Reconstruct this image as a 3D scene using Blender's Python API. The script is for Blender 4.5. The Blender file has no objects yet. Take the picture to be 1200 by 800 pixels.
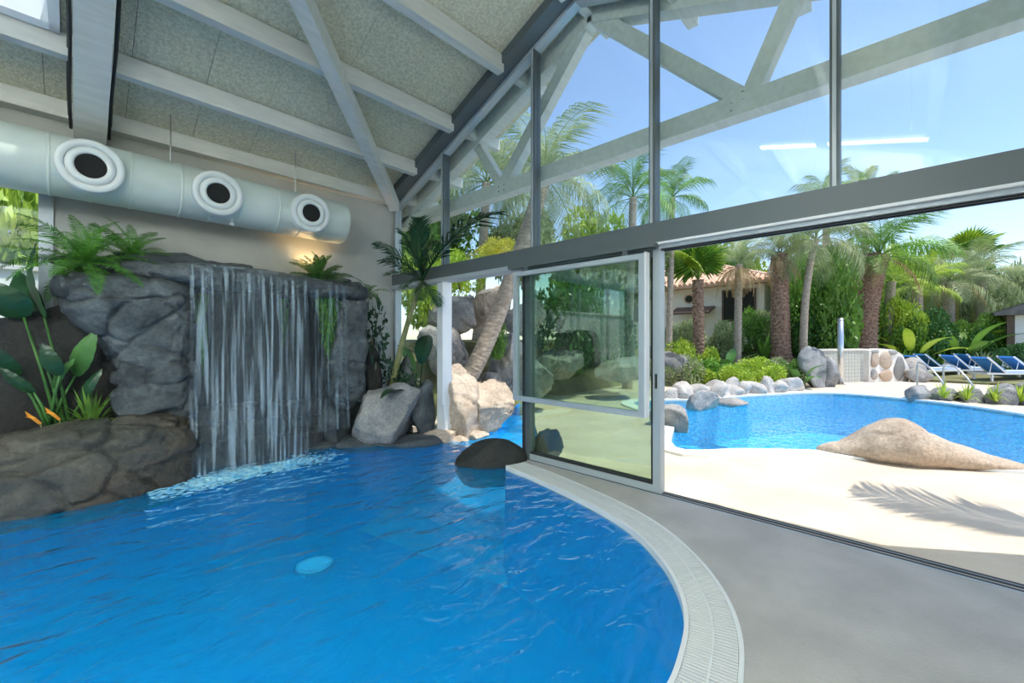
import bpy, bmesh, math, random
from mathutils import Vector, Matrix, noise
from mathutils.geometry import tessellate_polygon
rnd = random.Random(7)
sc = bpy.context.scene
col = sc.collection
PI = math.pi

# ------------------------------------------------------------------ camera
# world x = along the back wall towards the glass front, y = along the glass front towards the back wall
EYE = 1.5
ANG = math.atan2(.726, .688)
cam = bpy.data.objects.new('camera', bpy.data.cameras.new('camera'))
col.objects.link(cam)
cam.location = (0, 0, EYE)
cam.rotation_euler = (PI/2, 0, -ANG)
cam.data.sensor_width = 36
cam.data.lens = 36*484/1200
cam.data.shift_y = -.0025
cam.data.clip_start = .02
cam.data.clip_end = 500
sc.camera = cam

# ------------------------------------------------------------------ world, sun, exposure
SUN_DIR = Vector((-.145, .36, -1)).normalized()
w = bpy.data.worlds.new('world'); sc.world = w
w.use_nodes = True
wn = w.node_tree
sky = wn.nodes.new('ShaderNodeTexSky')
sky.sky_type = 'NISHITA'
sky.sun_disc = False
sky.sun_elevation = math.asin(-SUN_DIR.z)
sky.sun_rotation = math.atan2(-SUN_DIR.x, -SUN_DIR.y)
sky.altitude = 0; sky.air_density = 1.0; sky.dust_density = .6; sky.ozone_density = 1.6
wn.links.new(sky.outputs[0], wn.nodes['Background'].inputs[0])
wn.nodes['Background'].inputs[1].default_value = .18
sun = bpy.data.objects.new('sun', bpy.data.lights.new('sun', 'SUN'))
col.objects.link(sun)
sun.data.energy = 3.4
sun.data.color = (1, .95, .86)
sun.data.angle = .009
sun.rotation_euler = SUN_DIR.to_track_quat('-Z', 'Y').to_euler()
sun.location = (10, -10, 30)
sc.view_settings.view_transform = 'Standard'
sc.view_settings.look = 'None'
sc.view_settings.gamma = 1
sc.view_settings.exposure = 0.65
sc.view_settings.use_curve_mapping = False
LAMP_DOWN = 30.0
LAMP_UP = 105.0  # upward fill added to brighten the ceiling and hall

# ------------------------------------------------------------------ materials
MATS = {}
def mat(name, c1, c2=None, scale=5, rough=.6, bump=0, bscale=20, metal=0, spec=.5, mid=(.35, .65), detail=5, translucent=0, rand=0, stretch=None):
    if name in MATS: return MATS[name]
    m = bpy.data.materials.new(name); m.use_nodes = True
    nt = m.node_tree; N = nt.nodes; L = nt.links
    b = N['Principled BSDF']
    b.inputs['Roughness'].default_value = rough
    b.inputs['Metallic'].default_value = metal
    b.inputs['Specular IOR Level'].default_value = spec
    b.inputs['Base Color'].default_value = (*c1, 1)
    tc = N.new('ShaderNodeTexCoord')
    src = tc.outputs['Object']
    if stretch:
        mp = N.new('ShaderNodeMapping'); mp.inputs['Scale'].default_value = stretch
        L.new(src, mp.inputs[0]); src = mp.outputs[0]
    if c2:
        n = N.new('ShaderNodeTexNoise'); n.inputs['Scale'].default_value = scale; n.inputs['Detail'].default_value = detail
        L.new(src, n.inputs['Vector'])
        r = N.new('ShaderNodeValToRGB')
        r.color_ramp.elements[0].position = mid[0]; r.color_ramp.elements[1].position = mid[1]
        r.color_ramp.elements[0].color = (*c1, 1); r.color_ramp.elements[1].color = (*c2, 1)
        L.new(n.outputs['Fac'], r.inputs[0])
        out = r.outputs[0]
        if rand:
            oi = N.new('ShaderNodeObjectInfo'); hs = N.new('ShaderNodeHueSaturation')
            mr = N.new('ShaderNodeMapRange'); mr.inputs['To Min'].default_value = 1-rand; mr.inputs['To Max'].default_value = 1+rand
            L.new(oi.outputs['Random'], mr.inputs[0]); L.new(mr.outputs[0], hs.inputs['Value']); L.new(out, hs.inputs['Color']); out = hs.outputs[0]
        L.new(out, b.inputs['Base Color'])
    if bump:
        n2 = N.new('ShaderNodeTexNoise'); n2.inputs['Scale'].default_value = bscale; n2.inputs['Detail'].default_value = 6
        L.new(src, n2.inputs['Vector'])
        bp = N.new('ShaderNodeBump'); bp.inputs['Strength'].default_value = bump; bp.inputs['Distance'].default_value = .03
        L.new(n2.outputs['Fac'], bp.inputs['Height']); L.new(bp.outputs[0], b.inputs['Normal'])
    if translucent:
        tr = N.new('ShaderNodeBsdfTranslucent'); mx = N.new('ShaderNodeMixShader'); mx.inputs[0].default_value = translucent
        if c2: L.new(out, tr.inputs[0])
        else: tr.inputs[0].default_value = (*c1, 1)
        L.new(b.outputs[0], mx.inputs[1]); L.new(tr.outputs[0], mx.inputs[2]); L.new(mx.outputs[0], N['Material Output'].inputs[0])
    MATS[name] = m
    return m

def rock_mat(name, a, b2, stain, rough=.75, crack=.5):
    if name in MATS: return MATS[name]
    m = bpy.data.materials.new(name); m.use_nodes = True
    nt = m.node_tree; N = nt.nodes; L = nt.links; b = N['Principled BSDF']
    b.inputs['Roughness'].default_value = rough
    tc = N.new('ShaderNodeTexCoord')
    n1 = N.new('ShaderNodeTexNoise'); n1.inputs['Scale'].default_value = 2.2; n1.inputs['Detail'].default_value = 8; n1.inputs['Roughness'].default_value = .65
    n2 = N.new('ShaderNodeTexNoise'); n2.inputs['Scale'].default_value = 1.1; n2.inputs['Detail'].default_value = 4
    n3 = N.new('ShaderNodeTexNoise'); n3.inputs['Scale'].default_value = 28; n3.inputs['Detail'].default_value = 8; n3.inputs['Roughness'].default_value = .7
    for n in (n1, n2, n3): L.new(tc.outputs['Object'], n.inputs['Vector'])
    r = N.new('ShaderNodeValToRGB'); r.color_ramp.elements[0].position = .36; r.color_ramp.elements[1].position = .64
    r.color_ramp.elements[0].color = (*a, 1); r.color_ramp.elements[1].color = (*b2, 1)
    L.new(n1.outputs['Fac'], r.inputs[0])
    mr = N.new('ShaderNodeMapRange'); mr.inputs['From Min'].default_value = .48; mr.inputs['From Max'].default_value = .66
    L.new(n2.outputs['Fac'], mr.inputs[0])
    mx = N.new('ShaderNodeMixRGB'); mx.inputs[2].default_value = (*stain, 1)
    L.new(mr.outputs[0], mx.inputs[0]); L.new(r.outputs[0], mx.inputs[1])
    m2 = N.new('ShaderNodeMixRGB'); m2.blend_type = 'MULTIPLY'; m2.inputs[0].default_value = .7
    r2 = N.new('ShaderNodeValToRGB'); r2.color_ramp.elements[0].position = .3; r2.color_ramp.elements[1].position = .6
    r2.color_ramp.elements[0].color = (.45, .45, .45, 1); r2.color_ramp.elements[1].color = (1.1, 1.1, 1.1, 1)
    L.new(n3.outputs['Fac'], r2.inputs[0]); L.new(mx.outputs[0], m2.inputs[1]); L.new(r2.outputs[0], m2.inputs[2])
    L.new(m2.outputs[0], b.inputs['Base Color'])
    ad = N.new('ShaderNodeMath'); ad.operation = 'ADD'
    sc_ = N.new('ShaderNodeMath'); sc_.operation = 'MULTIPLY'; sc_.inputs[1].default_value = .45
    L.new(n3.outputs['Fac'], sc_.inputs[0]); L.new(sc_.outputs[0], ad.inputs[0]); L.new(n1.outputs['Fac'], ad.inputs[1])
    bp = N.new('ShaderNodeBump'); bp.inputs['Strength'].default_value = crack; bp.inputs['Distance'].default_value = .06
    L.new(ad.outputs[0], bp.inputs['Height']); L.new(bp.outputs[0], b.inputs['Normal'])
    MATS[name] = m
    return m

def glass_mat(name, tint, refl=1.0, ior=1.5):
    m = bpy.data.materials.new(name); m.use_nodes = True
    nt = m.node_tree; N = nt.nodes; L = nt.links
    N.remove(N['Principled BSDF'])
    t = N.new('ShaderNodeBsdfTransparent'); t.inputs[0].default_value = (*tint, 1)
    g = N.new('ShaderNodeBsdfGlossy'); g.inputs['Roughness'].default_value = 0; g.inputs[0].default_value = (1, 1, 1, 1)
    f = N.new('ShaderNodeFresnel')
    geo = N.new('ShaderNodeNewGeometry')
    im = N.new('ShaderNodeMapRange'); im.inputs['To Min'].default_value = ior; im.inputs['To Max'].default_value = 1/ior
    L.new(geo.outputs['Backfacing'], im.inputs[0]); L.new(im.outputs[0], f.inputs[0])
    k = N.new('ShaderNodeMath'); k.operation = 'MULTIPLY'; k.inputs[1].default_value = refl; k.use_clamp = True
    L.new(f.outputs[0], k.inputs[0])
    mx = N.new('ShaderNodeMixShader')
    L.new(k.outputs[0], mx.inputs[0]); L.new(t.outputs[0], mx.inputs[1]); L.new(g.outputs[0], mx.inputs[2])
    L.new(mx.outputs[0], N['Material Output'].inputs[0])
    return m

def water_mat(name, tint, scatter, sfac, scale, strength, dist=.05, streak=(1, 1, 1)):
    m = bpy.data.materials.new(name); m.use_nodes = True
    nt = m.node_tree; N = nt.nodes; L = nt.links
    N.remove(N['Principled BSDF'])
    tc = N.new('ShaderNodeTexCoord'); mp = N.new('ShaderNodeMapping'); mp.inputs['Scale'].default_value = streak
    mp.inputs['Rotation'].default_value = (0, 0, .75)
    L.new(tc.outputs['Object'], mp.inputs[0])
    n = N.new('ShaderNodeTexNoise'); n.inputs['Scale'].default_value = scale; n.inputs['Detail'].default_value = 3; n.inputs['Distortion'].default_value = .6
    L.new(mp.outputs[0], n.inputs['Vector'])
    bp = N.new('ShaderNodeBump'); bp.inputs['Strength'].default_value = strength; bp.inputs['Distance'].default_value = dist
    L.new(n.outputs['Fac'], bp.inputs['Height'])
    t = N.new('ShaderNodeBsdfTransparent'); t.inputs[0].default_value = (*tint, 1)
    d = N.new('ShaderNodeBsdfDiffuse'); d.inputs[0].default_value = (*scatter, 1)
    m1 = N.new('ShaderNodeMixShader'); m1.inputs[0].default_value = sfac
    L.new(t.outputs[0], m1.inputs[1]); L.new(d.outputs[0], m1.inputs[2])
    g = N.new('ShaderNodeBsdfGlossy'); g.inputs['Roughness'].default_value = .03; g.inputs[0].default_value = (1, 1, 1, 1)
    L.new(bp.outputs[0], g.inputs['Normal'])
    f = N.new('ShaderNodeFresnel'); f.inputs[0].default_value = 1.33; L.new(bp.outputs[0], f.inputs['Normal'])
    mx = N.new('ShaderNodeMixShader')
    L.new(f.outputs[0], mx.inputs[0]); L.new(m1.outputs[0], mx.inputs[1]); L.new(g.outputs[0], mx.inputs[2])
    L.new(mx.outputs[0], N['Material Output'].inputs[0])
    return m

def emit_mat(name, c, s):
    m = bpy.data.materials.new(name); m.use_nodes = True
    nt = m.node_tree; N = nt.nodes
    N.remove(N['Principled BSDF'])
    e = N.new('ShaderNodeEmission'); e.inputs[0].default_value = (*c, 1); e.inputs[1].default_value = s
    nt.links.new(e.outputs[0], N['Material Output'].inputs[0])
    return m

def veil_mat(name, c, a):
    m = bpy.data.materials.new(name); m.use_nodes = True
    nt = m.node_tree; N = nt.nodes; L = nt.links
    b = N['Principled BSDF']; b.inputs['Base Color'].default_value = (*c, 1); b.inputs['Roughness'].default_value = .25
    tc = N.new('ShaderNodeTexCoord'); mp = N.new('ShaderNodeMapping'); mp.inputs['Scale'].default_value = (26, 8, .9)
    L.new(tc.outputs['Object'], mp.inputs[0])
    n = N.new('ShaderNodeTexNoise'); n.inputs['Scale'].default_value = 1; n.inputs['Detail'].default_value = 3
    L.new(mp.outputs[0], n.inputs['Vector'])
    mr = N.new('ShaderNodeMapRange'); mr.inputs['From Min'].default_value = .50; mr.inputs['From Max'].default_value = .76
    mr.inputs['To Min'].default_value = a*.06; mr.inputs['To Max'].default_value = a
    L.new(n.outputs['Fac'], mr.inputs[0]); L.new(mr.outputs[0], b.inputs['Alpha'])
    return m

M = dict(
    floor=mat('concrete_floor', (.37, .355, .335), (.45, .435, .41), 3, .55, .15, 60),
    deck=mat('cream_concrete', (.58, .485, .37), (.68, .58, .46), 1.6, .8, .25, 40),
    plaster=mat('grey_plaster', (.36, .375, .36), (.44, .455, .44), 1.2, .85, .2, 25),
    white_wall=mat('white_render', (.8, .8, .78), (.86, .86, .84), 2, .85, .1, 30),
    woodwool=mat('wood_wool_board', (.50, .49, .37), (.70, .69, .55), 34, .95, .6, 70),
    darkgap=mat('roof_underlay', (.10, .095, .08), None),
    paint=mat('white_painted_timber', (.58, .60, .58), (.66, .68, .66), 3, .55, .1, 15, stretch=(1, 6, 6)),
    alu=mat('grey_aluminium', (.095, .120, .130), None, rough=.45, metal=.1),
    alu_light=mat('light_aluminium', (.40, .46, .50), None, rough=.38, metal=.15),
    alu_white=mat('white_aluminium', (.78, .81, .84), None, rough=.35),
    rubber=mat('black_rubber', (.02, .022, .025), None, rough=.6),
    duct=mat('galvanised_duct', (.52, .60, .57), (.60, .67, .64), 2, .4, .04, 30, metal=0),
    duct_ring=mat('diffuser_white', (.66, .70, .70), None, rough=.4),
    black=mat('duct_black', (.008, .008, .008), None, rough=.9),
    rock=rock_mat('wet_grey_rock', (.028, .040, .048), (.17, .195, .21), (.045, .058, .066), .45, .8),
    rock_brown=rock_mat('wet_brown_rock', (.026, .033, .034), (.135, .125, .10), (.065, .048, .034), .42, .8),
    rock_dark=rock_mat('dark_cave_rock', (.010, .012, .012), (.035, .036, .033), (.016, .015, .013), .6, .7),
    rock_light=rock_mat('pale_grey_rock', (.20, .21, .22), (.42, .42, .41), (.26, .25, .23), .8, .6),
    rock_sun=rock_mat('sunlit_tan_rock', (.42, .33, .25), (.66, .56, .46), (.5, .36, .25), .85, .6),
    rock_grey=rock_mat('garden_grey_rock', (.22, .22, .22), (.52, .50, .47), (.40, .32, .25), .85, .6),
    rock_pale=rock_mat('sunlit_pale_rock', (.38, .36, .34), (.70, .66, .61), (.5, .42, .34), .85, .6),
    rock_shade=rock_mat('wet_shaded_ledge_rock', (.016, .021, .024), (.085, .095, .098), (.03, .03, .028), .45, .8),  # darker copy of the wet rock; cave shade put into its colour
    mortar=mat('white_mortar', (.72, .69, .64), (.8, .78, .73), 8, .9),
    grate=mat('white_grating', (.70, .72, .72), None, rough=.45),
    basin=mat('blue_pool_lining', (.005, .34, .84), (.012, .40, .90), .8, .5),
    channel=mat('brightened_blue_lining', (.02, .50, .88), (.10, .62, .92), 2, .5),  # sunlit glow of the channel is put into this paler colour
    basin_out=mat('turquoise_caustic_mottle', (.03, .48, .82), (.25, .78, .95), 14, .5, mid=(.42, .58), detail=3),  # noise mottling imitates the light caustics on the pool floor
    leaf=mat('leaf_green', (.09, .22, .03), (.22, .42, .06), 3, .5, translucent=.25, rand=.25),
    leaf_dark=mat('leaf_dark_green', (.035, .12, .03), (.09, .24, .05), 3, .4, translucent=.15, rand=.2),
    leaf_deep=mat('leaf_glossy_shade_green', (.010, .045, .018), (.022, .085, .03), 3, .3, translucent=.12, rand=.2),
    leaf_lime=mat('leaf_lime_green', (.28, .44, .04), (.50, .62, .08), 3, .5, translucent=.3, rand=.2),
    leaf_yellow=mat('leaf_yellow_green', (.48, .50, .06), (.80, .70, .10), 3, .5, translucent=.3, rand=.2),
    leaf_grey=mat('leaf_grey_green', (.22, .30, .13), (.48, .54, .28), 3, .55, translucent=.25, rand=.2),
    leaf_dry=mat('leaf_dry_straw', (.40, .27, .12), (.62, .46, .24), 3, .7, translucent=.25, rand=.15),
    fern=mat('fern_green', (.05, .20, .02), (.13, .36, .04), 6, .5, translucent=.3, rand=.15),
    moss=mat('moss_green', (.03, .13, .012), (.09, .27, .02), 20, .8, .4, 60),
    trunk=mat('palm_trunk_grey', (.34, .27, .21), (.55, .46, .37), 9, .9, .7, 30, stretch=(1, 1, 3)),
    trunk_brown=mat('palm_trunk_brown', (.16, .085, .055), (.42, .27, .19), 12, .9, .9, 26),
    trunk_green=mat('palm_stem_green', (.13, .17, .05), (.30, .30, .14), 5, .5, .2, 20),
    flower=mat('flower_orange', (.75, .22, .02), (.9, .45, .05), 6, .5),
    tile_roof=mat('terracotta_tile', (.55, .33, .22), (.78, .54, .38), 5, .85, .3, 30),
    house=mat('cream_house_render', (.74, .68, .58), (.80, .74, .64), 2, .9),
    brown=mat('brown_joinery', (.13, .085, .06), None, rough=.6),
    darkglass=mat('dark_window_glass', (.03, .03, .03), None, rough=.08),
    soil=mat('garden_soil', (.12, .10, .05), (.20, .22, .08), 2, .95, .5, 10),
    wall_tile=mat('pale_green_mosaic', (.42, .43, .39), (.50, .51, .46), 6, .5),
    steel=mat('brushed_steel', (.62, .64, .66), None, rough=.25, metal=.9),
    frame_white=mat('lounger_white_plastic', (.8, .8, .8), None, rough=.4),
    blue=mat('lounger_blue_fabric', (.03, .20, .62), (.05, .26, .7), 5, .8),
    blue_pale=mat('lounger_pale_towel', (.42, .55, .72), (.62, .7, .8), 3, .9),
    hut_roof=mat('grey_roof_sheet', (.13, .125, .12), (.2, .19, .18), 4, .8),
)
M['glass'] = glass_mat('clear_glass', (.93, .97, .965), .75)
M['glass_sash'] = glass_mat('sash_glass', (.90, .96, .94), 1.2)
M['glass_green'] = glass_mat('green_tinted_glass', (.68, .80, .68), 3.2)
M['water'] = water_mat('indoor_pool_water', (.62, .90, 1.0), (.0, .38, .86), .40, 3.0, .52, .14, (1, 1.8, 1))
M['water_out'] = water_mat('outdoor_pool_water', (.62, .90, .97), (.04, .42, .72), .18, 7, .55, .10, (1, 1.3, 1))
M['veil'] = veil_mat('falling_water', (.55, .70, .80), .40)
M['veil_thin'] = veil_mat('thin_falling_water', (.50, .66, .76), .25)
M['foam'] = mat('water_foam', (.10, .48, .80), (.45, .80, .92), 12, .4)
M['tube'] = emit_mat('fluorescent_tube', (1, .98, .94), 2.2)
M['warm'] = emit_mat('warm_bulb', (1, .62, .25), 14)
M['poollight'] = emit_mat('underwater_light', (.06, .42, .68), .55)

# ------------------------------------------------------------------ helpers
class MB:
    def __init__(s): s.v = []; s.f = []
    def add(s, vs, fs):
        o = len(s.v); s.v += [Vector(x) for x in vs]; s.f += [tuple(i+o for i in f) for f in fs]; return s
    def box(s, a, b):
        x0, y0, z0 = a; x1, y1, z1 = b
        return s.add([(x0,y0,z0),(x1,y0,z0),(x1,y1,z0),(x0,y1,z0),(x0,y0,z1),(x1,y0,z1),(x1,y1,z1),(x0,y1,z1)],
                     [(3,2,1,0),(4,5,6,7),(0,1,5,4),(1,2,6,5),(2,3,7,6),(3,0,4,7)])
    def beam(s, p, q, wd, ht, up=(0,0,1)):
        p = Vector(p); q = Vector(q); d = (q-p).normalized(); r = d.cross(Vector(up)).normalized(); u = r.cross(d)
        c = []
        for e in (p, q):
            for a, b in ((-1,-1),(1,-1),(1,1),(-1,1)): c.append(e + r*(a*wd/2) + u*(b*ht/2))
        return s.add(c, [(3,2,1,0),(4,5,6,7),(0,1,5,4),(1,2,6,5),(2,3,7,6),(3,0,4,7)])
    def prism(s, poly, axis, a, b):
        # poly: 2D list in the two other axes (order kept), extruded along axis from a to b
        n = len(poly); vs = []
        for h in (a, b):
            for p in poly:
                vs.append((h, p[0], p[1]) if axis == 0 else (p[0], h, p[1]) if axis == 1 else (p[0], p[1], h))
        tri = tessellate_polygon([[Vector((p[0], p[1], 0)) for p in poly]])
        fs = [tuple(t) for t in tri] + [tuple(i+n for i in reversed(t)) for t in tri]
        fs += [(i, (i+1) % n, (i+1) % n + n, i+n) for i in range(n)]
        return s.add(vs, fs)
    def tube(s, path, rad, n=8, cap=True):
        path = [Vector(p) for p in path]; k = len(path)
        if not hasattr(rad, '__len__'): rad = [rad]*k
        o = len(s.v); prev = None
        for i in range(k):
            d = (path[min(i+1, k-1)] - path[max(i-1, 0)]).normalized()
            ref = Vector((0,0,1)) if abs(d.z) < .9 else Vector((1,0,0))
            x = d.cross(ref).normalized() if prev is None else (prev - d*prev.dot(d)).normalized()
            prev = x; y = d.cross(x)
            for j in range(n):
                a = 2*PI*j/n; s.v.append(path[i] + x*(rad[i]*math.cos(a)) + y*(rad[i]*math.sin(a)))
        for i in range(k-1):
            for j in range(n):
                s.f.append((o+i*n+j, o+i*n+(j+1) % n, o+(i+1)*n+(j+1) % n, o+(i+1)*n+j))
        if cap:
            s.f.append(tuple(o+j for j in reversed(range(n)))); s.f.append(tuple(o+(k-1)*n+j for j in range(n)))
        return s
    def lathe(s, prof, c, ax, n=32):
        # prof: (r, t) pairs revolved round the axis ax through c
        ax = Vector(ax).normalized(); c = Vector(c)
        x = ax.orthogonal().normalized(); y = ax.cross(x); o = len(s.v)
        for r, t in prof:
            for j in range(n):
                a = 2*PI*j/n; s.v.append(c + ax*t + x*(r*math.cos(a)) + y*(r*math.sin(a)))
        for i in range(len(prof)-1):
            for j in range(n):
                s.f.append((o+i*n+j, o+i*n+(j+1) % n, o+(i+1)*n+(j+1) % n, o+(i+1)*n+j))
        return s
    def mesh(s, name, material, origin=(0,0,0), smooth=False, fix=True):
        me = bpy.data.meshes.new(name); o = Vector(origin)
        me.from_pydata([v-o for v in s.v], [], s.f)
        if fix:
            bm = bmesh.new(); bm.from_mesh(me); bmesh.ops.recalc_face_normals(bm, faces=bm.faces); bm.to_mesh(me); bm.free()
        if smooth: me.polygons.foreach_set('use_smooth', [True]*len(me.polygons))
        me.materials.append(material); me.update()
        return me
    def build(s, name, material, parent=None, smooth=False, fix=True, origin=None):
        # vertices are in world space; the object is placed at its parent's base (or origin)
        o = Vector(origin) if origin is not None else (parent.matrix_world.translation.copy() if parent else Vector((0,0,0)))
        ob = bpy.data.objects.new(name, s.mesh(name, material, o, smooth, fix)); col.objects.link(ob)
        if parent: ob.parent = parent
        else: ob.location = o
        return ob

def tag(o, label=None, cat=None, group=None, kind=None):
    if label: o['label'] = label
    if cat: o['category'] = cat
    if group: o['group'] = group
    if kind: o['kind'] = kind
    return o
def thing(name, label, cat, loc=(0,0,0), rz=0, group=None, kind=None):
    o = bpy.data.objects.new(name, None); col.objects.link(o); o.empty_display_size = .1
    o.location = loc; o.rotation_euler = (0, 0, rz)
    o.matrix_world = Matrix.Translation(loc) @ Matrix.Rotation(rz, 4, 'Z')
    return tag(o, label, cat, group, kind)
def struct(name, label=None, loc=(0,0,0)):
    return thing(name, label, None, loc, 0, None, 'structure')
def linked(name, me, parent, loc=(0,0,0), rot=(0,0,0), scale=(1,1,1)):
    o = bpy.data.objects.new(name, me); col.objects.link(o)
    o.location = loc; o.rotation_euler = rot; o.scale = scale
    if parent: o.parent = parent
    return o
def spline(pts, n=8, closed=False):
    P = [Vector(p) for p in pts]; k = len(P); out = []
    for i in range(k if closed else k-1):
        g = (lambda j: P[j % k]) if closed else (lambda j: P[max(0, min(k-1, j))])
        p0, p1, p2, p3 = g(i-1), g(i), g(i+1), g(i+2)
        for j in range(n):
            t = j/n
            out.append(.5*((2*p1) + (p2-p0)*t + (2*p0-5*p1+4*p2-p3)*t*t + (3*p1-p0-3*p2+p3)*t**3))
    if not closed: out.append(P[-1])
    return out
def flat(name, poly, holes, z, material, parent=None, thick=.1, label=None, cat=None, kind=None):
    loops = [[Vector((p[0], p[1], 0)) for p in poly]] + [[Vector((p[0], p[1], 0)) for p in h] for h in holes]
    tri = tessellate_polygon(loops)
    allp = [p for l in loops for p in l]; n = len(allp)
    mb = MB(); vs = [(p.x, p.y, z) for p in allp] + [(p.x, p.y, z-thick) for p in allp]
    fs = [tuple(t) for t in tri]
    if thick:
        fs += [tuple(i+n for i in t) for t in tri]
        o = 0
        for l in loops:
            k = len(l)
            fs += [(o+i, o+(i+1) % k, o+(i+1) % k+n, o+i+n) for i in range(k)]
            o += k
    else:
        vs = vs[:n]
        fs = [f if (allp[f[1]]-allp[f[0]]).cross(allp[f[2]]-allp[f[0]]).z > 0 else tuple(reversed(f)) for f in fs]
    mb.add(vs, fs)
    ob = mb.build(name, material, parent, fix=bool(thick))
    return tag(ob, label, cat, None, kind)
def ss(x):
    x = max(0, min(1, x)); return x*x*(3-2*x)
CS, SN = .72584, .68785
def at(px, py, t):
    r = (px-600)/484
    return Vector(((CS+SN*r)*t, (SN-CS*r)*t, EYE+(397-py)/484*t))

# ------------------------------------------------------------------ dimensions
UG = 3.92            # plane of the glass front
VB = 6.54            # face of the back wall
VF = -1.18           # opposite long side
VR = 2.68; RIDGE = 5.49; SL = .396
def roof(v): return RIDGE - SL*abs(v-VR)
HB, HT = 2.37, 2.62  # header beam

# ------------------------------------------------------------------ ground, floors and pools
edge = spline([(3.44, 3.22, 0), (3.40, 2.9, 0), (3.21, 2.08, 0), (3.01, 1.56, 0), (2.74, 1.2, 0), (2.49, .98, 0), (2.24, .84, 0), (1.98, .765, 0), (1.70, .73, 0), (1.3, .78, 0), (.8, .98, 0), (.2, 1.28, 0), (-.8, 1.6, 0), (-2.2, 1.75, 0), (-3.8, 1.9, 0), (-5.4, 2.5, 0), (-6.4, 4, 0), (-6.2, 5.6, 0), (-5.2, 6.4, 0)], 6)
CORNER = [(3.97, 3.48), (3.64, 3.48), (3.56, 3.465), (3.50, 3.42), (3.462, 3.34)]
floor_poly = [(-9, VF), (3.97, VF)] + CORNER + [(p.x, p.y) for p in edge] + [(-5.2, VB), (-9, VB)]
flat('floor', floor_poly, [], 0, M['floor'], thick=.12, kind='structure')['label'] = 'smooth grey concrete floor beside the indoor pool'
# basin of the indoor pool
b = MB()
bot = -1.35
ep = CORNER + [(p.x, p.y) for p in edge]
for i in range(len(ep)-1):
    a, c = ep[i], ep[i+1]
    b.add([(a[0], a[1], -.012), (c[0], c[1], -.012), (c[0]-.02, c[1]+.02, bot), (a[0]-.02, a[1]+.02, bot)], [(0, 1, 2, 3)])
channel_r = [(3.97, 3.48), (4.6, 3.8), (5.6, 4.75), (6.6, 5.7), (8.2, 7.2)]
for a, c in zip(channel_r, channel_r[1:]):
    b.add([(a[0], a[1], -.012), (c[0], c[1], -.012), (c[0], c[1], bot), (a[0], a[1], bot)], [(0, 1, 2, 3)])
channel_l = [(8.2, 7.2), (5.6, 5.6), (4.1, 5.45), (3.2, 5.7), (2.3, 6.3), (.6, 6.45), (-5.2, 6.5)]
for a, c in zip(channel_l, channel_l[1:]):
    b.add([(a[0], a[1], -.012), (c[0], c[1], -.012), (c[0], c[1], bot), (a[0], a[1], bot)], [(0, 1, 2, 3)])
bf = [(p[0], p[1]) for p in ep] + [(-5.2, 6.5), (.6, 6.45), (2.3, 6.3), (3.2, 5.7), (4.1, 5.45), (4.15, 3.55)]
t_ = tessellate_polygon([[Vector((p[0], p[1], 0)) for p in bf]]); b.add([(p[0], p[1], bot) for p in bf], [tuple(x) for x in t_])
tag(b.build('pool_basin', M['basin']), 'blue lined basin of the curved indoor pool', 'pool')
wp = [(p[0], p[1]) for p in ep] + [(-5.2, 6.5), (.6, 6.45), (2.3, 6.3), (3.2, 5.7), (4.1, 5.45), (5.6, 5.6), (8.2, 7.2), (6.6, 5.7), (5.6, 4.75), (4.6, 3.8)]
flat('pool_water', wp, [], -.035, M['water'], thick=0, label='deep blue rippled water filling the indoor pool', cat='water', kind='stuff')
ramp = [(3.40, 3.3, bot), (2.9, 5.9, bot), (3.3, 5.75, -1.0), (3.6, 3.4, -1.0), (4.15, 5.45, -.42), (4.15, 3.5, -.42), (5.6, 5.7, -.40), (5.6, 4.7, -.40), (8.2, 7.3, -.40), (6.6, 5.65, -.40)]
rm = MB().add(ramp, [(0, 3, 2, 1), (3, 5, 4, 2), (5, 7, 6, 4), (7, 9, 8, 6)])
tag(rm.build('channel_ramp', M['channel'], fix=False), 'ramp of the swim channel coloured paler to look sunlit at the opening', 'pool')
# outdoor pool
op = spline([(5.62, 2.25, 0), (6.2, 1.55, 0), (6.75, .85, 0), (7.1, .2, 0), (7.5, -.88, 0), (8.3, -2.3, 0), (9.8, -3.1, 0), (11.4, -2.9, 0), (12.6, -1.9, 0), (13.5, -1.15, 0), (14.1, -.2, 0), (14.35, 1, 0), (13.9, 1.9, 0), (12.9, 2.55, 0), (11.74, 3.15, 0), (10.6, 3.5, 0), (9.6, 4.4, 0), (8.8, 4.5, 0), (8.0, 3.5, 0), (7.3, 2.95, 0)], 5, True)
opl = [(p.x, p.y) for p in op]
cx = sum(p[0] for p in opl)/len(opl); cy = sum(p[1] for p in opl)/len(opl)
b = MB()
for i in range(len(opl)):
    a, c = opl[i], opl[(i+1) % len(opl)]
    b.add([(a[0], a[1], -.01), (c[0], c[1], -.01), (c[0], c[1], -1.1), (a[0], a[1], -1.1)], [(0, 1, 2, 3)])
b.add([(x, y, -1.1) for x, y in opl], [tuple(range(len(opl)))])
tag(b.build('outdoor_pool_basin', M['basin_out']), 'turquoise basin of the outdoor pool, mottled to imitate water caustics', 'pool')
flat('outdoor_pool_water', opl, [], -.05, M['water_out'], thick=0, label='sparkling turquoise water filling the outdoor pool', cat='water', kind='stuff')
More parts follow.
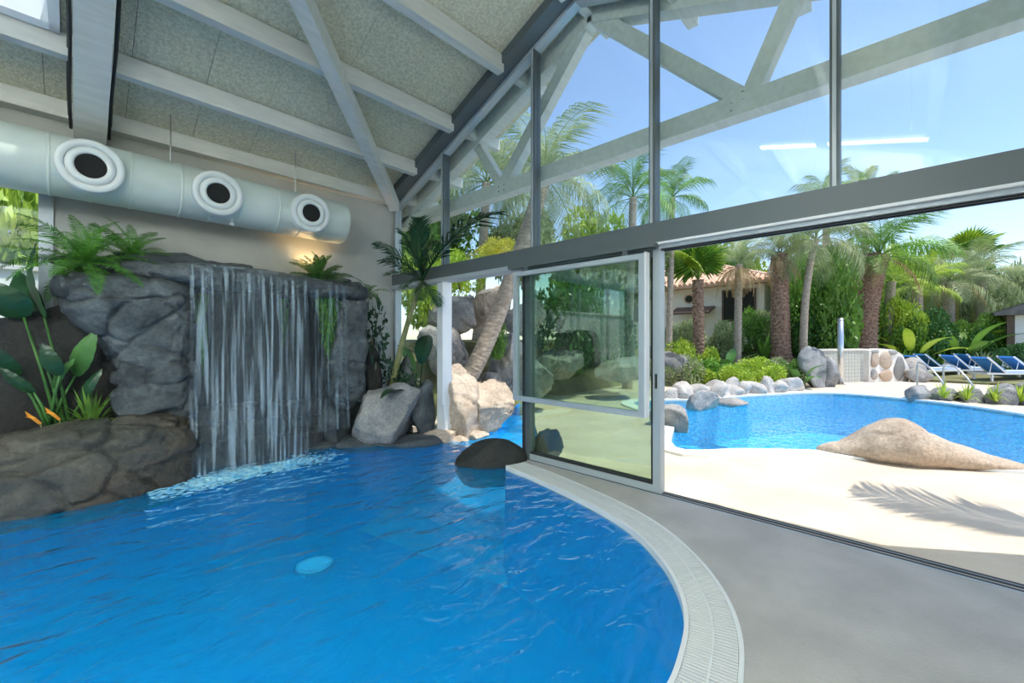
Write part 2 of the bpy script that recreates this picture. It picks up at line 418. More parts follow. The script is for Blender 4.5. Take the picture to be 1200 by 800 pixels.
# white coping round the outdoor pool
def offset_loop(P, d):
    out = []; n = len(P)
    for i in range(n):
        a = Vector(P[i-1]); c = Vector(P[(i+1) % n]); t = (c-a).normalized(); out.append((P[i][0]+t.y*d, P[i][1]-t.x*d))
    return out
area = sum(opl[i][0]*opl[(i+1) % len(opl)][1]-opl[(i+1) % len(opl)][0]*opl[i][1] for i in range(len(opl)))
sgn = 1 if area > 0 else -1
cop = flat('pool_coping', offset_loop(opl, .28*sgn), [opl], .03, M['white_wall'], thick=.10, label='white rounded coping rim around the outdoor pool', cat='coping')
# deck
deck_poly = [(3.97, -14), (20.5, -14), (20.5, 14), (3.97, 14), (3.97, 6.1), (5.6, 5.9), (8.4, 7.5), (8.4, 7.0), (6.6, 5.7), (5.6, 4.75), (4.6, 3.8), (3.97, 3.48)]
flat('deck', deck_poly, [offset_loop(opl, .03*sgn)], -.004, M['deck'], thick=.1, kind='structure')['label'] = 'cream concrete terrace around the outdoor pool'
def ground_h(u, v):
    a = 1.1*ss((u-15.0)/5)*ss((v-1.6)/2.5)
    hill = 1.5*ss((v-5.9)/2.2)*ss((13.5-u)/2)*ss((u-3.9)/1.0)
    return max(a, hill) + .3*ss((u-19)/6)
g = MB(); nu, nv = 110, 130
us = [3.97+i*(60/nu) for i in range(nu+1)]; vs_ = [-25+j*(75/nv) for j in range(nv+1)]
for v in vs_:
    for u in us:
        hh = ground_h(u, v)
        g.v.append(Vector((u, v, hh-.03 if hh > .06 else -1.6)))
for j in range(nv):
    for i in range(nu):
        q = (j*(nu+1)+i, j*(nu+1)+i+1, (j+1)*(nu+1)+i+1, (j+1)*(nu+1)+i)
        if max(g.v[k].z for k in q) > -1: g.f.append(q)
tag(g.build('garden_ground', M['soil']), 'planted soil bank rising behind the outdoor pool', kind='structure')
b = MB(); b.box((-40, VB+.32, -.2), (3.96, 45, 0)); b.box((-40, -40, -.2), (-9.02, VB+.3, -.02)); b.box((-9, -40, -.2), (60, -14.02, -.02))
tag(b.build('outer_ground', M['soil']), 'open ground around the building', kind='structure')

# overflow grating along the pool edge
root = thing('pool_grating', 'white slatted overflow grating curving along the indoor pool edge', 'grating', (3.0, 1.5, 0))
W = .25
pts = [Vector((3.475, 3.38, 0))] + [Vector((p.x, p.y, 0)) for p in edge[:78]]
L = [0]
for i in range(len(pts)-1): L.append(L[-1]+(pts[i+1]-pts[i]).length)
def curve_at(s):
    for i in range(len(pts)-1):
        if L[i+1] >= s:
            t = (s-L[i])/(L[i+1]-L[i]); p = pts[i].lerp(pts[i+1], t)
            d0 = (pts[i+1]-pts[max(0, i-1)]).normalized(); d1 = (pts[min(len(pts)-1, i+2)]-pts[i]).normalized()
            d = d0.lerp(d1, t).normalized()
            return p, d
    return pts[-1], (pts[-1]-pts[-2]).normalized()
def band(o0, o1, z0, z1, smax):
    m = MB(); k = 120; o = 0
    for i in range(k+1):
        p, d = curve_at(smax*i/k); n = Vector((-d.y, d.x, 0))
        if n.dot(Vector((1, -1, 0))) < 0 and i < 30: n = -n
        m.v += [p+n*o0+Vector((0,0,z0)), p+n*o1+Vector((0,0,z0)), p+n*o1+Vector((0,0,z1)), p+n*o0+Vector((0,0,z1))]
    for i in range(k):
        for j in range(4): m.f.append((i*4+j, i*4+(j+1) % 4, (i+1)*4+(j+1) % 4, (i+1)*4+j))
    return m
_, d0 = curve_at(.5)
NS = 1 if Vector((-d0.y, d0.x, 0)).dot(Vector((1, 0, 0))) > 0 else -1
S1 = 5.75
for o0, o1, nm in ((-.012, .012, 'rim'), (W-.014, W+.008, 'rim'), (W/2-.004, W/2+.004, 'centre_bar')):
    band(o0*NS, o1*NS, -.05 if nm == 'rim' else -.012, .014, S1).build(nm, M['grate'], root)
band(.0, W*NS, -.03, .002, S1).build('gutter', M['black'], root)
sm = MB().box((.014, -.0046, -.006), (W-.016, .0046, .0125)).mesh('slat', M['grate'])
ns = 290
for i in range(ns):
    p, d = curve_at(S1*(i+.5)/ns)
    n = Vector((-d.y, d.x, 0))*NS
    linked('slat', sm, root, Vector((p.x-3.0, p.y-1.5, 0)), (0, 0, math.atan2(n.y, n.x)))

# ------------------------------------------------------------------ walls
b = MB()
b.box((-.17, VB, -.02), (UG-.03, VB+.3, 3.2)); b.box((-9, VB, 3.10), (-.17, VB+.3, 3.2))
b.box((-9, VB, -.02), (-.17, VB+.3, .75)); b.box((-9, VB, .75), (-4.9, VB+.3, 3.1)); b.box((-9, VB, 3.2), (UG-.03, VB+.3, 3.93))
tag(b.build('wall_back', M['plaster']), 'grey plastered back wall above the rock waterfall', kind='structure')
win = struct('window_1', 'wide window in the back wall looking onto greenery')
fr = MB()
fr.box((-.27, VB-.03, .75), (-.165, VB+.08, 3.10)); fr.box((-4.9, VB-.03, .75), (-4.8, VB+.08, 3.10)); fr.box((-4.9, VB-.03, 3.04), (-.165, VB+.08, 3.105)); fr.box((-4.9, VB-.03, .75), (-.165, VB+.08, .82))
for u in (-1.8, -3.35): fr.box((u-.035, VB-.02, .8), (u+.035, VB+.07, 3.05))
fr.build('window_frame', M['alu_light'], win)
for u0, u1 in ((-1.77, -.27), (-3.32, -1.83), (-4.8, -3.38)): MB().box((u0, VB+.02, .82), (u1, VB+.03, 3.04)).build('pane', M['glass'], win)
# far end wall and long side behind the viewer (piers, sills and open glazing)
b = MB(); b.box((-9.3, VF-.3, -.2), (-9.02, VB+.3, 1.0))
for v in (-1.3, 1.2, 3.9, 6.4): b.box((-9.3, v-.12, 1.0), (-9.02, v+.12, min(roof(v), 5)))
tag(b.build('wall_far', M['white_wall']), 'low end wall with piers opposite the glass front', kind='structure')
b = MB()
for u in (-8.9, -6, -3): b.box((u-.14, VF-.3, 0), (u+.14, VF, 3.7))
b.box((-.6, VF-.3, 0), (UG, VF, 3.6))
b.box((-9, VF-.3, 3.55), (UG, VF, 3.95))
tag(b.build('wall_long', M['white_wall']), 'open colonnaded long side of the pool hall', kind='structure')

# ------------------------------------------------------------------ roof and ceiling
ceil = struct('ceiling', 'pitched ceiling of pale wood wool boards')
def slope_box(m, u0, u1, v0, v1, lo, hi):
    m.add([(u0, v0, roof(v0)+lo), (u1, v0, roof(v0)+lo), (u1, v1, roof(v1)+lo), (u0, v1, roof(v1)+lo), (u0, v0, roof(v0)+hi), (u1, v0, roof(v0)+hi), (u1, v1, roof(v1)+hi), (u0, v1, roof(v1)+hi)],
          [(3,2,1,0),(4,5,6,7),(0,1,5,4),(1,2,6,5),(2,3,7,6),(3,0,4,7)])
PUR = [5.62, 4.70, 3.70]
SKY = [(-1.50, -.10, 4.78, 5.54), (-4.6, -3.2, 4.78, 5.54), (-7.6, -6.2, 4.78, 5.54), (-4.6, -3.2, -.18, .60), (-7.6, -6.2, -.18, .60), (-6.4, -3.4, .74, 1.6)]
def in_sky(u, v): return any(a < u < b_ and c < v < d for a, b_, c, d in SKY)
UE = 4.62
rows = [(7.05, 5.62), (5.62, 4.70), (4.70, 3.70), (3.70, VR), (VR, 1.66), (1.66, .66), (.66, -.26), (-.26, -1.7)]
dk = MB()
uc = sorted({-9.3, UE} | {x for s in SKY for x in s[:2]})
vc = sorted({7.05, VR, -1.7} | {x for s in SKY for x in s[2:]})
for i in range(len(uc)-1):
    for j in range(len(vc)-1):
        if not in_sky((uc[i]+uc[i+1])/2, (vc[j]+vc[j+1])/2): slope_box(dk, uc[i], uc[i+1], vc[j], vc[j+1], .0, .16)
dk.build('roof_deck', M['darkgap'], ceil)
for v1, v0 in rows:
    u = UE
    while u > -9.2:
        u0 = max(-9.25, u-(.605 if v1 > VR else 2.42))
        cuts = [(u0, u)]
        vm = (v0+v1)/2
        for a, b_, c, d in SKY:
            if c < vm < d:
                nc = []
                for x, y in cuts:
                    if y <= a or x >= b_: nc.append((x, y)); continue
                    if x < a-.02: nc.append((x, a))
                    if y > b_+.02: nc.append((b_, y))
                cuts = nc
        for x, y in cuts:
            m = MB(); slope_box(m, x+.0025, y-.0025, v0+.003, v1-.003, -.028, -.001)
            m.build('ceiling_panel', M['woodwool'], ceil)
        u = u0
for i, (a, b_, c, d) in enumerate(SKY):
    r = thing('skylight', 'white framed roof skylight let into the ceiling boards beside the cabled rafter' if i == 0 else 'white framed roof skylight above the pool hall', 'skylight', (a, c, roof(c)), group=None if i == 0 else 'skylights further along the roof')
    m = MB()
    slope_box(m, a, a+.07, c, d, -.10, .2); slope_box(m, b_-.07, b_, c, d, -.10, .2); slope_box(m, a, b_, c, c+.07, -.10, .2); slope_box(m, a, b_, d-.07, d, -.10, .2)
    m.build('frame', M['alu_white'], r)
    m = MB(); slope_box(m, a, b_, (c+d)/2-.02, (c+d)/2+.02, .10, .17); m.build('glazing_bar', M['alu_white'], r)
    m = MB(); slope_box(m, a+.06, b_-.06, c+.06, d-.06, .12, .128); m.build('pane', M['glass'], r)

def purlin(v, u0, u1, wd=.11, dp=.2, label=None, drop=.03):
    h = roof(v)-drop-dp
    o = MB().box((u0, v-wd/2, h), (u1, v+wd/2, roof(v)-drop+.0)).build('roof_purlin', M['paint'], origin=(u0, v, h))
    tag(o, label, 'beam', None)
    return o
purlin(5.62, -9.2, 3.70, label='white painted purlin crossing the ceiling nearest above the duct')
purlin(4.70, -9.2, 3.70, label='white painted purlin crossing the ceiling, second up from the duct')
purlin(3.70, -9.2, 3.70, label='white painted purlin crossing the ceiling, just below the ridge')
purlin(VR, -9.2, 3.70, .14, .24, label='white painted ridge beam along the top of the roof')
purlin(1.66, -9.2, 3.70, label='white painted purlin first down from the ridge on the colonnade side')
purlin(.66, -9.2, 3.70, label='white painted purlin second down from the ridge on the colonnade side')
purlin(-.26, -9.2, 3.70, label='white painted purlin lowest down on the colonnade side')
o = MB().box((-9.2, VB-.16, 3.82), (3.72, VB, 4.0)).build('wall_plate', M['paint'], origin=(0, VB, 3.9)); tag(o, 'white timber wall plate where ceiling meets the back wall', 'beam')
# stubs of the overhang outside the glass
for i, v in enumerate((6.3, 5.62, 4.70, 3.70, VR, 1.66, .66, -.26)):
    o = MB().box((UG+.06, v-.055, roof(v)-.2), (UE, v+.055, roof(v)-.03)).build('overhang_purlin', M['paint'], origin=(UG+.1, v, roof(v)-.2))
    tag(o, 'white purlin end carrying the roof overhang outside the glass', 'beam', 'purlin ends under the roof overhang')
def rafter(u0, u1, label, dp=.34, cables=False):
    r = thing('rafter', label, 'beam', ((u0+u1)/2, VR, RIDGE-.4))
    m = MB()
    m.prism([(6.45, roof(6.45)-.03), (VR, RIDGE-.03), (-1.05, roof(-1.05)-.03), (-1.05, roof(-1.05)-.03-dp), (VR, RIDGE-.03-dp), (6.45, roof(6.45)-.03-dp)], 0, u0, u1)
    m.build('timber', M['paint'], r)
    if cables:
        for du, lo in ((-.022, .10), (-.03, .2), (u1-u0+.02, .08), (u1-u0+.03, .2)):
            m = MB(); path = [(u0+du+.004*math.sin(v*5), v, roof(v)-.03-dp+lo) for v in [6.42-.25*k for k in range(16)]]
            m.tube(path, .013, 6); m.build('cable', M['rubber'], r)
    return r
rafter(-.02, .23, 'deep white rafter with dark cables running down both sides', cables=True)
rafter(-3.3, -3.05, 'deep white rafter further along the roof past the skylight')
rafter(-6.5, -6.25, 'deep white rafter towards the far end of the hall')
o = MB().beam((3.80, 6.40, 3.80), (.14, 2.75, 5.10), .15, .2).build('diagonal_brace', M['paint'], origin=(3.8, 6.4, 3.8))
tag(o, 'white diagonal brace beam rising from the wall corner across the ceiling', 'beam')

# ------------------------------------------------------------------ glass front
front = struct('window_2', 'tall gabled glass front with grey mullions')
def bar(m, v0, v1, h0, h1, u0=UG-.06, u1=UG+.06): m.box((u0, v0, h0), (u1, v1, h1))
MU = [5.13, 3.31, 1.78, .37, -1.02]
for v in MU:
    m = MB(); bar(m, v-.03, v+.03, HT, roof(v)-.17); m.build('mullion', M['alu'], front)
    m = MB(); bar(m, v-.012, v+.012, HT, roof(v)-.17, UG-.075, UG-.06); m.build('mullion_cap', M['alu_light'], front)
for va, vb in ((VB-.02, VR), (VR, VF)):
    m = MB()
    lo, hi = (-.30, -.20)
    m.prism([(va, roof(va)-.20), (vb, roof(vb)-.20), (vb, roof(vb)-.155), (va, roof(va)-.155)], 0, UG-.06, UG+.06); m.build('top_frame', M['alu_light'], front)
    m = MB(); m.prism([(va, roof(va)-.155), (vb, roof(vb)-.155), (vb, roof(vb)-.02), (va, roof(va)-.02)], 0, UG-.26, UG+.05); m.build('gable_beam', M['alu'], front)
m = MB(); bar(m, VB-.06, VB-.01, 0, roof(VB)-.18); m.build('corner_frame', M['alu_light'], front)
cols = [VB-.06] + MU
for a, b_ in zip(cols, cols[1:]):
    v1, v0 = a-(.03 if a != VB-.06 else 0), b_+.03
    poly = [(v0, HT), (v1, HT), (v1, roof(v1)-.19)]
    if v0 < VR < v1: poly.append((VR, RIDGE-.19))
    poly.append((v0, roof(v0)-.19))
    m = MB(); m.prism(poly, 0, UG-.006, UG+.006); m.build('pane', M['glass'], front)
# header beam with tracks
hd = struct('trim_1', 'grey aluminium header beam above the sliding doors')
MB().box((UG-.10, VF, HB+.055), (UG+.10, VB-.01, HT)).build('header_beam', M['alu'], hd)
MB().box((UG-.10, VF, HB+.035), (UG+.12, 1.74, HB+.055)).build('seal_strip', M['alu_white'], hd)
MB().box((UG-.06, VF, HB), (UG+.13, 1.74, HB+.035)).build('track_profile', M['alu_light'], hd)
for u in (UG-.02, UG+.05): MB().box((u-.008, VF, HB-.014), (u+.008, 1.74, HB)).build('track_lip', M['rubber'], hd)
MB().box((UG-.14, 1.76, HB+.0), (UG+.10, VB-.03, HB+.055)).build('track_profile', M['alu_light'], hd)
MB().box((UG-.20, 1.70, HB+.0), (UG-.10, 3.6, HB+.045)).build('sash_track', M['alu'], hd)
# floor track
ft = struct('trim_2', 'dark metal sliding door track set in the floor')
for u, mm in ((UG-.055, 'rubber'), (UG, 'rubber'), (UG+.04, 'rubber')):
    MB().box((u-.010, VF, -.002), (u+.010, 3.42, .006)).build('rail', M[mm], ft)
MB().box((UG-.085, VF, -.002), (UG-.066, 3.42, .004)).build('track_edge', M['alu_light'], ft)
MB().box((UG+.01, VF, -.002), (UG+.03, 3.42, .003)).build('track_edge', M['alu_light'], ft)
# corner pane and white post
cp = struct('window_3', 'fixed side light beside the back wall with white post')
MB().box((UG-.075, 5.07, -.05), (UG+.075, 5.24, HB)).build('post', M['alu_white'], cp)
MB().box((UG-.10, 5.07, .5), (UG-.076, 5.11, HB)).build('post_edge', M['alu_white'], cp)
MB().box((UG-.005, 5.24, .1), (UG+.005, VB-.06, HB)).build('pane', M['glass'], cp)
MB().box((UG-.05, 5.2, .05), (UG+.05, VB-.03, .12)).build('bottom_rail', M['alu_light'], cp)
# glazed door leaf
dr = struct('door_1', 'grey framed sliding glass door leaf with green tinted glass')
V0, V1 = 1.70, 3.44
m = MB(); bar(m, V0, V0+.075, .0, HB, UG-.05, UG+.05); m.build('stile', M['alu_light'], dr)
m = MB(); bar(m, V1-.075, V1, .0, HB, UG-.05, UG+.05); m.build('stile', M['alu'], dr)
m = MB(); bar(m, V1+.015, V1+.075, .0, HB, UG-.02, UG+.06); m.build('jamb', M['rubber'], dr)
m = MB(); bar(m, V0+.075, V1-.075, .0, .075, UG-.05, UG+.05); m.build('bottom_rail', M['alu_light'], dr)
m = MB(); bar(m, V0+.075, V1-.075, .075, .10, UG-.035, UG+.035); m.build('gasket', M['rubber'], dr)
m = MB(); bar(m, V0+.075, V0+.10, .10, HB-.07, UG-.035, UG+.035); m.build('gasket', M['rubber'], dr)
m = MB(); bar(m, V0+.075, V1-.075, HB-.07, HB, UG-.05, UG+.05); m.build('top_rail', M['alu'], dr)
m = MB(); bar(m, V0+.08, V1-.07, .10, HB-.07, UG-.006, UG+.006); m.build('pane', M['glass_green'], dr)
m = MB(); bar(m, V0+.03, V0+.05, 1.02, 1.16, UG-.062, UG-.05); m.build('lock', M['rubber'], dr)
# hanging sash in front of it
US = UG-.17
sh = struct('window_4', 'grey framed glass sash hanging inside the door leaf')
for a, b_, h0, h1, nm in ((1.79, 1.85, .745, 2.32, 'stile'), (3.45, 3.51, .745, 2.32, 'stile'), (1.85, 3.45, .745, .80, 'bottom_rail'), (1.85, 3.45, 2.27, 2.32, 'top_rail')):
    m = MB(); bar(m, a, b_, h0, h1, US-.028, US+.028); m.build(nm, M['alu_light'], sh)
m = MB(); bar(m, 1.85, 3.45, .80, 2.27, US-.004, US+.004); m.build('pane', M['glass_sash'], sh)
m = MB(); bar(m, 1.775, 1.79, .75, 2.33, US-.03, US+.05); m.build('edge_strip', M['alu_white'], sh)
for v in (2.0, 3.3): MB().box((US-.02, v-.03, 2.32), (US+.02, v+.03, HB+.0)).build('hanger', M['alu'], sh)

# ------------------------------------------------------------------ truss outside the glass
UT = 4.24
tr = thing('roof_truss', 'white timber roof truss standing outside the glass gable', 'truss', (UT, VR, 3.5))
TB = 3.55
def tbeam(nm, p, q, wd=.18, ht=.19): MB().beam((UT, p[0], p[1]), (UT, q[0], q[1]), wd, ht).build(nm, M['paint'], tr)
tbeam('bottom_chord', (6.9, TB+.09), (-1.6, TB+.09))
tbeam('top_chord', (6.95, roof(6.95)-.15), (VR, RIDGE-.15), .18, .22); tbeam('top_chord', (VR, RIDGE-.15), (-1.6, roof(-1.6)-.15), .18, .22)
for vn, va in ((4.14, VR+.12), (1.10, VR-.12)): tbeam('web', (vn, TB+.18), (va, RIDGE-.28), .14, .16)
tbeam('web', (4.22, TB+.18), (4.72, roof(4.72)-.22), .13, .13); tbeam('web', (1.0, TB+.18), (.66, roof(.66)-.22), .14, .14)
for v in (4.14, 1.10):
    for dv, dh in ((-.05, .05), (.05, .05), (-.05, .12), (.05, .12)): MB().lathe([(0, -.003), (.011, -.003), (.011, .004), (0, .004)], (UT-.092, v+dv, TB+dh), (1, 0, 0), 8).build('bolt', M['steel'], tr)

# ------------------------------------------------------------------ lamps in the hall, most of them added as fill
def luminaire(p, q, label, group, gain=1):
    p = Vector(p); q = Vector(q); c = (p+q)/2; d = (q-p).normalized(); ln = (q-p).length
    r = thing('tube_fill_lamp', label, 'lamp', c, group=group)
    MB().beam(p+Vector((0, 0, .035)), q+Vector((0, 0, .035)), .14, .03).build('housing', M['alu_white'], r)
    for du in (-.035, .035): MB().tube([p+Vector((du, 0, 0))+d*.03, q+Vector((du, 0, 0))-d*.03], .013, 8).build('tube', M['tube'], r)
    for t in (.15, .85):
        x = p.lerp(q, t); MB().tube([x+Vector((0, 0, .05)), Vector((x.x, x.y, roof(x.y)-.03))], .006, 6).build('hanger', M['steel'], r)
    for sg, e in ((-1, LAMP_DOWN), (1, LAMP_UP)):
        a = bpy.data.lights.new('tube_fill_light', 'AREA'); a.shape = 'RECTANGLE'; a.size = .12; a.size_y = ln; a.energy = e*gain; a.color = (.96, 1, .985)
        o = bpy.data.objects.new('tube_fill_light', a); col.objects.link(o); o.parent = r; o.location = (0, 0, -.02 if sg < 0 else .07)
        el = math.atan2(d.z, math.hypot(d.x, d.y))
        o.rotation_euler = (el if sg < 0 else el+PI, 0, 0)
for u in (2.05, -1.6, -4.2, -7.0):  # pair nearest the glass shows in reflections; the others are added fill
    luminaire((u, .72, 3.72), (u, 1.28, 3.87), 'short white twin tube lamp from a row of mostly added fill lamps', 'mostly added fill tube lamps along the colonnade side', .09 if u > 0 else 1.08)
    luminaire((u, -.18, 3.49), (u, .62, 3.70), 'long white twin tube lamp from a row of mostly added fill lamps', 'long, mostly added fill tube lamps along the colonnade side', .09 if u > 0 else 1.08)

# ------------------------------------------------------------------ ventilation duct
DV, DH, DR = 6.14, 3.23, .30
du = thing('ventilation_duct', 'large round galvanised air duct along the back wall with jet nozzles', 'duct', (1, DV, DH))
m = MB(); m.lathe([(DR, -9), (DR, 2.72), (DR-.012, 2.75)], (0, DV, DH), (1, 0, 0), 48); m.build('duct_shell', M['duct'], du, True)
m = MB(); m.lathe([(DR-.012, 2.75), (DR-.02, 2.76), (.12, 2.78), (0, 2.78)], (0, DV, DH), (1, 0, 0), 48); m.build('end_cap', M['duct'], du, True)
u = -8.6
k = 0
while u < 2.7:
    m = MB(); m.lathe([(DR, -.012), (DR+.006, -.008), (DR+.006, .008), (DR, .012)], (u, DV, DH), (1, 0, 0), 48); m.build('seam', M['duct'], du, True)
    k += 1; u += (.30, .42, .28)[k % 3]
ax = Vector((0, -1, -.10)).normalized()
for i in range(9):
    u = 2.18-1.04*i
    c = Vector((u, DV, DH)) + ax*(DR-.03)
    nz = MB(); nz.lathe([(.25, -.12), (.25, .085), (.24, .10), (.188, .098), (.182, .078)], c, ax, 40); z = nz.build('nozzle', M['duct_ring'], du, True)
    MB().lathe([(.182, .078), (.175, .098), (.128, .108), (.116, .095), (.110, .055)], c, ax, 40).build('nozzle_ring', M['duct_ring'], z, True, origin=du.location)
    MB().lathe([(.117, .086), (.06, .076), (0, .074)], c, ax, 32).build('nozzle_bore', M['black'], z, origin=du.location)
for uu in (-2.5, .75, 2.1):
    m = MB(); m.tube([(uu, DV, DH+DR-.005), (uu, DV, roof(DV)-.03)], .008, 6); m.build('hanger', M['steel'], du)
o = thing('smoke_detector', 'tiny white detector hanging below the round duct', 'detector', (1.32, 6.0, DH-DR+.0))
MB().lathe([(0, -.04), (.022, -.035), (.026, -.01), (.012, 0), (.012, .045)], (1.32, 6.0, DH-DR), (0, 0, 1), 12).build('housing', M['duct_ring'], o, True)

# ------------------------------------------------------------------ rocks
def fbm(p, o=4):
    a, s_, f = 0, 1, 1
    for _ in range(o): a += s_*noise.noise(p*f); s_ *= .5; f *= 2.03
    return a
def displace(vs, nrm, amp, sc_, seed, crack=0, csc=1.5):
    off = Vector((seed*3.17, seed*1.31, seed*7.7)); out = []
    for p, n in zip(vs, nrm):
        d = amp*.8*fbm(p*sc_+off, 5)
        wob = Vector((noise.noise(p*3+off), noise.noise(p*3-off), noise.noise(p*3+off*2)))*.12
        q = Vector((p.x, p.y, p.z*1.45))*csc+off+wob*csc
        ds, ps = noise.voronoi(q)
        cell = ps[0]; tn = Vector((noise.noise(cell*7.3), noise.noise(cell*5.1+off), noise.noise(cell*9.7-off)))
        # every plate is tilted and set back by its own amount
        d += amp*(.9*noise.noise(cell*3.7+off) + 1.1*(q-cell).dot(tn))
        if crack:
            e = ds[1]-ds[0]; d -= crack*max(0, 1-e/.10)**1.2
        q2 = q*2.7; d2, p2 = noise.voronoi(q2)
        d += amp*.35*noise.noise(p2[0]*3.1) - crack*.25*max(0, 1-(d2[1]-d2[0])/.08)
        d += amp*.10*fbm(p*sc_*6+off, 3)
        out.append(p+n*d)
    return out
def finish_rock(name, mb, material, label, group, amp, sc_, seed, crack, csc, origin, parent=None, flatten=None):
    me = mb.mesh(name, material, origin, True)
    bm = bmesh.new(); bm.from_mesh(me); bm.normal_update()
    vs = [v.co.copy() for v in bm.verts]; nr = [v.normal.copy() for v in bm.verts]
    for v, p in zip(bm.verts, displace(vs, nr, amp, sc_, seed, crack, csc)): v.co = p
    bm.to_mesh(me); bm.free(); me.update()
    o = bpy.data.objects.new(name, me); col.objects.link(o); o.location = origin
    return tag(o, label, 'rock', group)
def loft_rock(name, axis, secs, material, label, amp=.04, sc_=3, seed=1, crack=.03, csc=1.3, n=72, m=64, ex=2.6, group=None):
    # secs: (t, c1, c2, r1, r2) along the axis; ends are rounded off
    per = max(4, m//(len(secs)-1)); P = spline([Vector((s[1], s[2], s[0])) for s in secs], per); R = spline([Vector((s[3], s[4], 0)) for s in secs], per)
    k = len(P); mb = MB(); tot = abs(secs[-1][0]-secs[0][0])
    for i in range(k):
        f = 1
        e = min(i, k-1-i)/(k-1)
        if e < .12: f = math.sqrt(max(0, 1-(1-e/.12)**2))*.92+.08
        for j in range(n):
            a = 2*PI*j/n; ca, sa = math.cos(a), math.sin(a)
            x = math.copysign(abs(ca)**(2/ex), ca)*max(.02, R[i].x)*f; y = math.copysign(abs(sa)**(2/ex), sa)*max(.02, R[i].y)*f
            c1, c2, t = P[i].x+x, P[i].y+y, P[i].z
            mb.v.append(Vector((t, c1, c2)) if axis == 0 else Vector((c1, t, c2)) if axis == 1 else Vector((c1, c2, t)))
    for i in range(k-1):
        for j in range(n): mb.f.append((i*n+j, i*n+(j+1) % n, (i+1)*n+(j+1) % n, (i+1)*n+j))
    mb.f.append(tuple(range(n))); mb.f.append(tuple((k-1)*n+j for j in range(n)))
    zs = [v.z for v in mb.v]; cx_ = sum(v.x for v in mb.v)/len(mb.v); cy_ = sum(v.y for v in mb.v)/len(mb.v)
    return finish_rock(name, mb, material, label, group, amp, sc_, seed, crack, csc, (cx_, cy_, min(zs)))
ICO = {}
def ico(sub):
    if sub not in ICO:
        bm = bmesh.new(); bmesh.ops.create_icosphere(bm, subdivisions=sub, radius=1)
        ICO[sub] = ([v.co.copy() for v in bm.verts], [tuple(v.index for v in f.verts) for f in bm.faces]); bm.free()
    return ICO[sub]
def boulder(name, c, size, material, label, seed=1, cuts=13, amp=.035, sub=4, rz=0, group=None, crack=.018, tilt=0, cut=(.45, .74)):
    # c: centre of the base; size: half width, half depth, height
    r = random.Random(seed*977+5); vs, fs = ico(sub)
    pl = []
    for _ in range(cuts):
        n = Vector((r.gauss(0, 1), r.gauss(0, 1), r.gauss(0, .8))).normalized(); pl.append((n, r.uniform(*cut)))
    R = Matrix.Rotation(rz, 3, 'Z') @ Matrix.Rotation(tilt, 3, 'Y')
    sx, sy, sz = size; mb = MB(); out = []
    for v in vs:
        p = v.copy()
        for n, d in pl:
            k = p.dot(n)-d
            if k > 0: p -= n*k
        out.append(p)
    zmin = -.62
    res = []
    for p in out:
        if p.z < zmin: p.z = zmin+(p.z-zmin)*.15
        q = R @ Vector((p.x*sx*1.35, p.y*sy*1.35, p.z*sz/1.3))
        res.append(q)
    z0 = min(q.z for q in res)
    mb.v = [Vector((q.x+c[0], q.y+c[1], q.z-z0+c[2])) for q in res]; mb.f = list(fs)
    s_ = max(size)
    return finish_rock(name, mb, material, label, group, amp*s_, 2.2/s_, seed, crack*s_, 1.5/s_, c)

loft_rock('boulder', 0, [(-1.5, 6.2, .12, .22, .3), (-1.0, 6.02, .18, .42, .42), (-.4, 5.95, .2, .48, .44), (.1, 5.90, .2, .50, .47), (.5, 5.90, .2, .48, .5), (.8, 5.98, .2, .40, .47), (1.02, 6.12, .12, .3, .38)], M['rock_brown'], 'broad wet brown boulder at the pool edge left of the waterfall', .055, 1.9, 3, .045, 1.7, m=130, n=150)
loft_rock('rock_pillar', 2, [(.50, .66, 6.18, .34, .36), (.8, .64, 6.18, .34, .34), (1.15, .62, 6.17, .36, .33), (1.5, .55, 6.17, .42, .34), (1.85, .43, 6.17, .55, .37), (2.05, .40, 6.17, .58, .38), (2.2, .42, 6.2, .52, .36)], M['rock'], 'thick grey rock pillar flaring upward beside the falling water', .055, 2.3, 5, .035, 2.1, m=120, n=150)
loft_rock('rock_slab', 0, [(.30, 6.2, 2.25, .30, .10), (.7, 6.13, 2.25, .36, .12), (1.3, 6.1, 2.24, .36, .125), (1.9, 6.1, 2.23, .36, .12), (2.5, 6.1, 2.22, .36, .125), (2.9, 6.12, 2.2, .33, .12), (3.14, 6.2, 2.19, .25, .09)], M['rock'], 'long overhanging grey slab that the water falls from', .03, 3.2, 8, .02, 2.2, m=150, n=80, ex=3)
loft_rock('rock_pillar', 2, [(.45, 2.82, 6.16, .20, .2), (.8, 2.82, 6.14, .27, .25), (1.2, 2.80, 6.14, .29, .27), (1.7, 2.84, 6.14, .27, .26), (2.16, 2.86, 6.16, .24, .24)], M['rock'], 'tall pale rock pillar under the right end of the slab by the palm', .04, 3, 9, .02, 2.4, m=100, n=100)
boulder('boulder', (2.62, 6.12, -.06), (.30, .30, .60), M['rock'], 'squat grey rock under the pillar beside the angular boulder', 11, rz=.4)
boulder('boulder', (3.32, 5.66, -.02), (.50, .38, .92), M['rock_light'], 'angular pale grey boulder at the foot of the indoor palm', 4, cuts=16, rz=-.6, cut=(.42, .7), crack=.01, sub=5)
